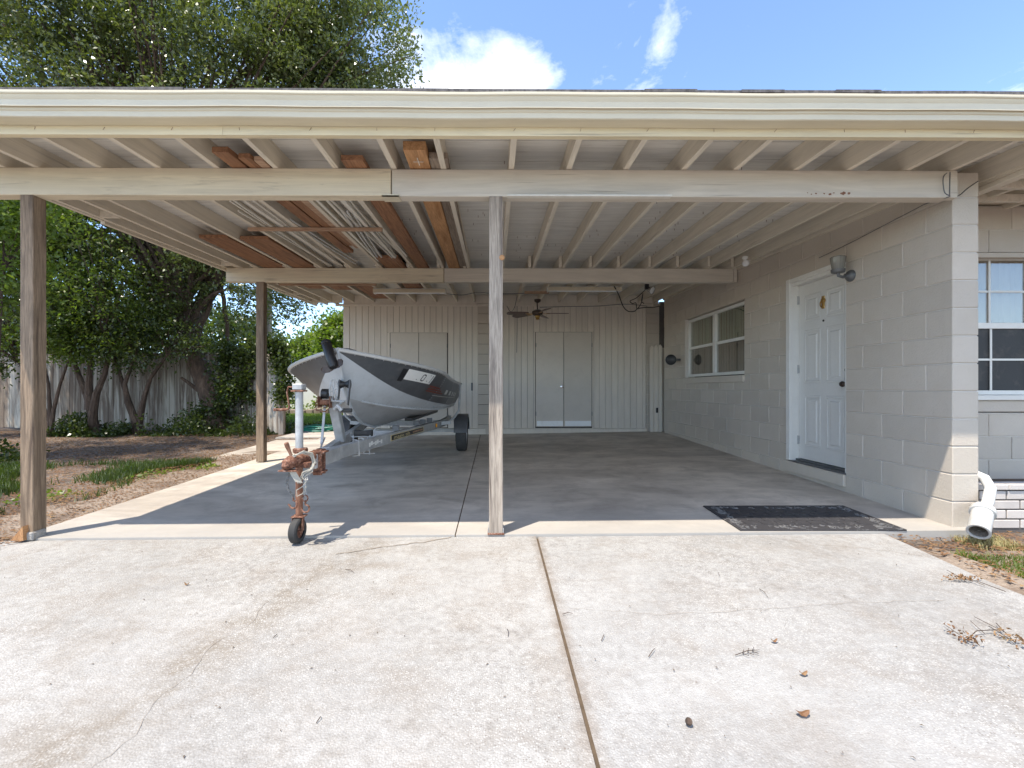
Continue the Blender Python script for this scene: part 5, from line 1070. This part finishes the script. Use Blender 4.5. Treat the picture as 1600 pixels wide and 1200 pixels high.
# smaller trees in front of the fence
def small_tree(label, base, stems, ells, ncl, per, size, mat, seed, r0=.08, spread=.2, name='small_tree', grp=None):
    t = thing(name, label, 'tree', base, grp); mb = MB(); ends = []; random.seed(seed)
    for st in stems:
        pts = [PT(*p) for p in st]; nn = len(pts); mb.tube(pts, [r0*(1-.65*i/(nn-1)) for i in range(nn)], 8); ends += [pts[-1], pts[-2]]
    P, cl = crown_pts(ells, ncl, per, spread, seed)
    for i in range(0, len(cl), 6): c_ = Vector(cl[i]); s0 = min(ends, key=lambda q: (q-c_).length); mb.tube([s0, s0.lerp(c_, .5)+Vector((random.uniform(-.1,.1),0,.06)), c_], [r0*.3, r0*.17, .005], 5)
    obj('trunk', mb, M['bark'], t, smooth=True); leaves('crown', P, size, mat, t, seed=seed, aspect=.5); return t
small_tree('dark small tree with forked trunk just left of the leaning oak', PT(213,676,10.6), [[(213,678,10.6),(210,650,10.6),(200,620,10.6),(190,590,10.6),(180,555,10.6)],[(215,678,10.6),(220,650,10.5),(226,620,10.5),(236,590,10.5),(262,555,10.5)],[(214,660,10.5),(200,628,10.4),(196,600,10.4),(210,560,10.4)]],
    [(-8.3,10.5,3.0,1.6,1.0,1.2,1.0), (-8.2,10.3,2.0,1.8,.5,.55,.6)], 230, 60, .08, M['leaf_dark'], 41)
small_tree('small tree with pale flared trunk forking low, in front of the white fence', PT(148,680,10.3), [[(152,682,10.3),(146,650,10.3),(138,620,10.3),(124,585,10.3),(112,545,10.3)],[(146,680,10.3),(147,640,10.2),(152,615,10.2),(165,585,10.2),(172,545,10.2)],[(142,640,10.2),(140,600,10.2),(144,560,10.2)]],
    [(-9.1,10.2,3.0,1.4,1.0,1.2,1.0), (-9.3,10.0,4.6,1.5,1.2,.9,.6), (-9.6,10.0,2.0,1.4,.4,.5,.4)], 230, 60, .08, M['leaf_bright'], 42, .10)
small_tree('thin multi-stemmed tree partly hidden by the left front post', PT(82,680,10.0), [[(80,682,10),(86,640,10),(96,600,10),(112,555,10)],[(78,682,10),(72,640,10),(60,600,10),(30,565,10)],[(80,682,10),(80,640,10),(78,600,10),(70,560,10)]],
    [(-10.2,9.9,3.1,1.6,1.0,1.4,1.0), (-10.3,9.7,4.9,1.7,1.1,1,.6), (-11.3,9.8,1.7,1.0,.5,.8,.35)], 250, 60, .08, M['leaf_dark'], 43, .05)
small_tree('bright green leafy tree at the far left edge of the photo', (-7.6,7.0,0), [[(-10,760,7),(-5,640,7),(2,520,7),(8,420,7)]], [(-7.7,7.0,2.9,.55,.7,1.1,1.0), (-7.4,7.1,4.1,.6,.7,.7,.6)], 110, 70, .085, M['leaf_bright'], 44, .04)
# vines on the fence end and on the oak
g = np.random.default_rng(9)
def vine(name, label, cs, n, size, mat, seed, sp_=.12, cat='vine'):
    g = np.random.default_rng(seed); C_ = np.array([list(c_) for c_ in cs]); idx = g.integers(0, len(C_), n); P = C_[idx]+g.normal(size=(n,3))*sp_; o = leaves(name, P, size, mat, None, seed=seed, aspect=.8, loc=tuple(C_[0])); del o['kind']; return tag(o, label, cat)
vine('vine', 'dark green vine hanging over the end of the picket fence', [PT(px, py, 10.1) for px, py in ((395,540),(410,535),(425,538),(436,545),(440,560),(442,580),(443,600),(441,620),(438,570),(432,548),(415,545),(444,610))], 3600, .07, M['leaf_dark'], 51, .10)
vine('vine', 'loose ivy trailing over the top of the stained picket fence', [PT(px, py, 10.7) for px, py in ((360,548),(372,560),(385,552),(398,575),(405,556),(380,590),(368,610),(352,560),(392,620))], 2600, .07, M['leaf_dark'], 53, .10)
vine('vine', 'leafy vine wrapped around the leaning oak trunk', [PT(px, py, 10.75) for px, py in ((352,560),(356,590),(350,610),(356,625),(340,640),(352,545),(345,580),(318,640),(308,650),(358,605))], 2600, .07, M['leaf_dark'], 52, .13)
def ground_plants(name, label, boxes, n, size, mat, seed, h=.25):
    g = np.random.default_rng(seed); P = []
    for (x0, x1, y0, y1) in boxes:
        m = n//len(boxes); x = g.uniform(x0, x1, m); y = g.uniform(y0, y1, m); f = np.clip(np.sin(x*5+1)*np.cos(y*4)+.7, .05, 1.4); z = np.array([ground_z(a_, b_) for a_, b_ in zip(x, y)])+g.uniform(0, 1, m)**1.3*h*f; P.append(np.stack([x, y, z], 1))
    o = leaves(name, np.concatenate(P), size, mat, None, seed=seed, aspect=.6); return tag(o, label, 'ground cover', None, 'stuff')
ground_plants('ground_cover', 'dark leafy ground cover along the foot of the fence', [(-7.9,-5.0,10.0,11.2), (-9.8,-8.3,9.9,10.6)], 9000, .07, M['leaf_dark'], 61, .38)
ground_plants('ground_cover', 'low green weeds behind the left front post', [(-9,-7.2,6.4,7.4)], 3500, .07, M['leaf_dark'], 62, .28)
ground_plants('ground_cover', 'weeds and grass growing below the fence end', [(-5.3,-4.4,10.2,11.6)], 3000, .06, M['leaf_dark'], 63, .16)
ground_plants('ground_cover', 'small bright weeds sprouting along the sandy edge', [(-4.75,-4.3,4.3,4.9), (-4.3,-4.0,5.3,6.2), (-3.9,-3.7,5.9,6.2)], 420, .05, M['leaf_bright'], 64, .05)
def grass(label, xs_, ys_, n, h, mat, seed, zf=ground_z, dens=None, wd=.006):
    g = np.random.default_rng(seed); x = g.uniform(*xs_, n); y = g.uniform(*ys_, n)
    if dens is not None: kk = g.uniform(0, 1, n) < dens(x, y); x, y = x[kk], y[kk]
    n = len(x); z = np.array([zf(a_, b_) for a_, b_ in zip(x, y)]); hh = h*g.uniform(.4, 1.3, n); a_ = g.uniform(0, 6.28, n); ln = g.uniform(.1, .8, n)*hh; w = wd
    B = np.stack([x, y, z], 1); s = np.stack([np.cos(a_)*w, np.sin(a_)*w, 0*a_], 1); t = np.stack([-np.sin(a_)*ln, np.cos(a_)*ln, hh], 1)
    V = np.stack([B-s, B+s, B+t*.6+s*.6+np.array([0,0,.1])*hh[:,None], B+t], 1).reshape(-1,3); me = bpy.data.meshes.new('grass')
    me.vertices.add(4*n); me.vertices.foreach_set('co', V.astype('f').ravel()); me.loops.add(4*n); me.loops.foreach_set('vertex_index', np.arange(4*n, dtype='i')); me.polygons.add(n); me.polygons.foreach_set('loop_start', np.arange(0,4*n,4,dtype='i')); me.polygons.foreach_set('loop_total', np.full(n,4,'i')); me.update(calc_edges=True); me.materials.append(mat)
    o = bpy.data.objects.new('grass', me); COL.objects.link(o); return tag(o, label, 'grass', None, 'stuff')
grass('patchy dark grass on the dirt left of the carport slab', (-6.8,-4.0), (3.6,6.6), 60000, .085, M['grass'], 71, dens=lambda x, y: np.clip(.75*np.sin(x*1.3+y*.9)+np.sin(x*3.1)*np.cos(y*2.7)*.5+.75, 0, 1)*(x < -4.15+.25*np.sin(y*3)))
grass('bright green grass tuft at the right edge of the driveway', (2.84,4.4), (1.6,2.90), 26000, .045, M['leaf_bright'], 72, dens=lambda x, y: ((x-2.84)*2.2+.25*np.sin(y*9)+.2*np.sin(x*17) > .22).astype(float)*.9, wd=.003)
grass('sunny mown lawn grass beyond the carport', (-10,-4), (12.4,18), 30000, .09, M['leaf_bright'], 73, wd=.012)
grass('dry straw tuft around the foot of the downspout', (3.28,3.62), (3.05,3.28), 900, .045, leafmat('straw', [(.25,.2,.09),(.38,.32,.15),(.45,.4,.22)], .2, .8), 74, wd=.0025)
# background trees
def bush(label, base, ells, ncl, per, size, mat, seed, spread=.35):
    t = thing('background_tree', label, 'tree', base); P, cl = crown_pts(ells, ncl, per, spread, seed); mb = MB(); random.seed(seed)
    for i in range(0, len(cl), 9): c_ = Vector(cl[i]); b_ = Vector(base)+Vector((0,0,1)); mb.tube([Vector(base), b_.lerp(c_, .5), c_], [.12,.05,.01], 5)
    obj('trunk', mb, M['bark'], t, smooth=True); leaves('crown', P, size, mat, t, seed=seed, aspect=.7); return t
bush('rounded bright green tree beyond the white fence', (-9.7,24,.1), [(-9.9,24,2.4,1.3,1.4,1.2,1), (-9.3,24,3.4,.7,.9,.5,.4), (-11.2,24,1.7,1.1,1,.7,.4)], 230, 80, .17, M['leaf_bright'], 81)
bush('light green tree just left of the shed wall', (-6.6,19.5,.1), [(-6.6,19.6,3.2,.7,1,.8,1), (-6.3,19.6,2.4,1.0,1,.8,.8), (-6.5,19.6,3.9,.5,.6,.4,.3)], 170, 70, .16, M['leaf_bright'], 82, .28)
bush('hedge-like dark trees far behind the fence at left', (-20,24,.1), [(-22,24,3.5,6,2,3.0,1), (-14.5,25,3.4,2.5,2,2.2,.5)], 330, 80, .2, M['leaf_dark'], 83, .5)
ground_plants('ground_cover', 'low yellow-green shrubs above the stone border', [(-11.2,-4,17.7,18.4)], 5000, .12, M['leaf_bright'], 84, .8)
pol = thing('utility_pole', 'pale grey trunk-like pole rising behind the picket fence end', 'pole', PT(419, 545, 14)); obj('shaft', MB().tube([PT(419,600,14), PT(419,440,14)], .10, 12), M['post_c'], pol, smooth=True)
# leaf litter
def litter(label, xs_, ys_, n, zf, seed, size=.035, mat=None):
    g = np.random.default_rng(seed); x = g.uniform(*xs_, n); y = g.uniform(*ys_, n); P = np.stack([x, y, np.array([zf(a_, b_) for a_, b_ in zip(x, y)])+.006], 1)
    g2 = np.random.default_rng(seed+1); n = len(P); a_ = g2.uniform(0, 6.28, n); sz = size*g2.uniform(.4, 1.3, n)[:,None]; d = np.stack([np.cos(a_), np.sin(a_), g2.uniform(-.1,.25,n)], 1); s = np.stack([-np.sin(a_), np.cos(a_), g2.uniform(-.2,.2,n)], 1)
    V = np.stack([P-d*sz*.5, P+s*sz*.2+np.array([0,0,.004]), P+d*sz*.5, P-s*sz*.2+np.array([0,0,.004])], 1).reshape(-1,3); me = bpy.data.meshes.new('leaf_litter')
    me.vertices.add(4*n); me.vertices.foreach_set('co', V.astype('f').ravel()); me.loops.add(4*n); me.loops.foreach_set('vertex_index', np.arange(4*n, dtype='i')); me.polygons.add(n); me.polygons.foreach_set('loop_start', np.arange(0,4*n,4,dtype='i')); me.polygons.foreach_set('loop_total', np.full(n,4,'i')); me.update(calc_edges=True); me.materials.append(mat or M['dry'])
    o = bpy.data.objects.new('leaf_litter', me); COL.objects.link(o); return tag(o, label, 'leaf litter', None, 'stuff')
litter('brown leaf litter strewn over the dirt under the trees', (-12,-3.55), (3.2,11.2), 45000, ground_z, 91)
litter('reddish pine needles and leaves beside the drive', (2.78,4.3), (1.0,3.38), 3800, lambda x, y: ground_z(x, y)+.02, 93, .035)
litter('dry leaves and crumbs scattered along the sandy strip beside the slab', (-4.4,-3.46), (2.9,7.2), 3800, lambda x, y: ground_z(x,y)+.03, 101, .032)
litter('dark grit scattered on the sandy strip beside the slab', (-4.4,-3.46), (2.9,7.2), 2500, lambda x, y: ground_z(x,y)+.03, 103, .018, M['joint'])
litter('crumbs of dry leaf along the foot of the left front post', (-3.75,-3.3), (2.9,3.3), 260, lambda x, y: floor_z(x,y)-.01, 95, .035)
litter('tiny dark debris specks scattered over the driveway', (-3,2.7), (1.2,3.2), 150, lambda x, y: drive_z(x, y)-.004, 97, .012, M['joint'])
random.seed(77)
TW = 'small twigs lying on the driveway'
def dpt(px, py):                                         # driveway point seen at a photo reading
    d = 3.0
    for _ in range(20): d = (CZ-drive_z(0, d))*F/(py-VY)
    return XP(px, d), d
for i, (px, py, qx, qy, lab) in enumerate([(1123,904,1120,898,'tiny dark twig near the middle of the right slab'),(1012,1030,1022,1017,'short curved twig left of the forked twig'),(938,1004,942,994,'thin upright twig near the long joint'),(1186,925,1200,939,'reddish twig in the middle of the right slab'),(1148,1029,1186,1021,'pale forked twig at the centre of the right slab'),(538,888,552,894,'short dark twig below the jack wheel shadow'),(877,962,893,961,'dark twig lying against the joint'),(426,994,432,990,'small brown twig on the left slab'),(493,1128,500,1118,'tiny black twig near the bottom left'),(790,984,792,996,'thin brown twig left of the joint')]):
    x0_, y0_ = dpt(px, py); x1_, y1_ = dpt(qx, qy); z = drive_z(x0_, y0_)+.004; a = Vector((x0_,y0_,z)); b2 = Vector((x1_,y1_,drive_z(x1_,y1_)+.004)); m_ = a.lerp(b2,.5)+Vector((.004,.003,.006))
    mb = MB().tube([a, m_, b2], [.0016,.0014,.0009], 5)
    if lab.startswith('pale'):
        for t_ in (.3,.5,.7): q = a.lerp(b2, t_); mb.tube([q, q+Vector((.02,.025,.003))], .0013, 4); mb.tube([q, q+Vector((.015,-.02,.003))], .0013, 4)
    tag(obj('twig', mb, M['bark'], None, loc=a), lab, 'twig', TW)
for (px, py, s_, lab) in [(1254,1123,.026,'curled reddish-brown leaf on the right slab'),(1075,1137,.020,'dark round seed pod near the bottom of the right slab'),(1255,1060,.018,'small tan leaf above the curled leaf'),(1209,1008,.016,'pale tan leaf flake in the middle of the right slab'),(292,910,.015,'tiny orange leaf on the left slab')]:
    x_, y_ = dpt(px, py); c_ = Vector((x_, y_, drive_z(x_, y_)+.005)); mb = MB()
    if 'pod' in lab: mb.sphere(c_+Vector((0,0,.008)), s_*.6, 8)
    else:
        v = [c_+Vector((s_*.9*math.cos(t), s_*.5*math.sin(t), .006+.008*math.cos(2*t))) for t in [2*math.pi*q/9 for q in range(9)]]; mb.add([c_]+v, [(0, i+1, (i+1)%9+1) for i in range(9)])
    tag(obj('fallen_leaf', mb, M['dry'] if 'pod' not in lab else M['bark'], None, loc=c_), lab, 'seed pod' if 'pod' in lab else 'leaf')
for j, (px, py, qx, qy, lab) in enumerate([(1513,1010,1572,995,'wilted weed with curled brown leaves at the right of the drive'),(1590,1015,1560,985,'second wilted weed cut by the right edge of the photo'),(1510,915,1575,935,'reddish dried sprig near the grass tuft')]):
    x0_, y0_ = dpt(px, py); x1_, y1_ = dpt(qx, qy); a = Vector((x0_,y0_,drive_z(x0_,y0_)+.008)); b2 = Vector((x1_,y1_,drive_z(x1_,y1_)+.01)); t = thing('wilted_weed', lab, 'weed', a)
    mb = MB().tube([a, a.lerp(b2,.4)+Vector((0,.02,.01)), b2], .0018, 5).tube([a.lerp(b2,.5), a.lerp(b2,.8)+Vector((-.03,.08,.005))], .0013, 5).tube([a, a+Vector((.02,.12,.006))], .0013, 5); obj('stem', mb, M['bark'], t)
    g = np.random.default_rng(j+5); Pp = np.array(a)+g.normal(size=(70 if j < 2 else 110,3))*np.array([.013,.038,.012] if j < 2 else [.055,.010,.006])+np.array([0,0,.014]); leaves('dry_leaves', Pp, .017, M['dry'], t, seed=j)
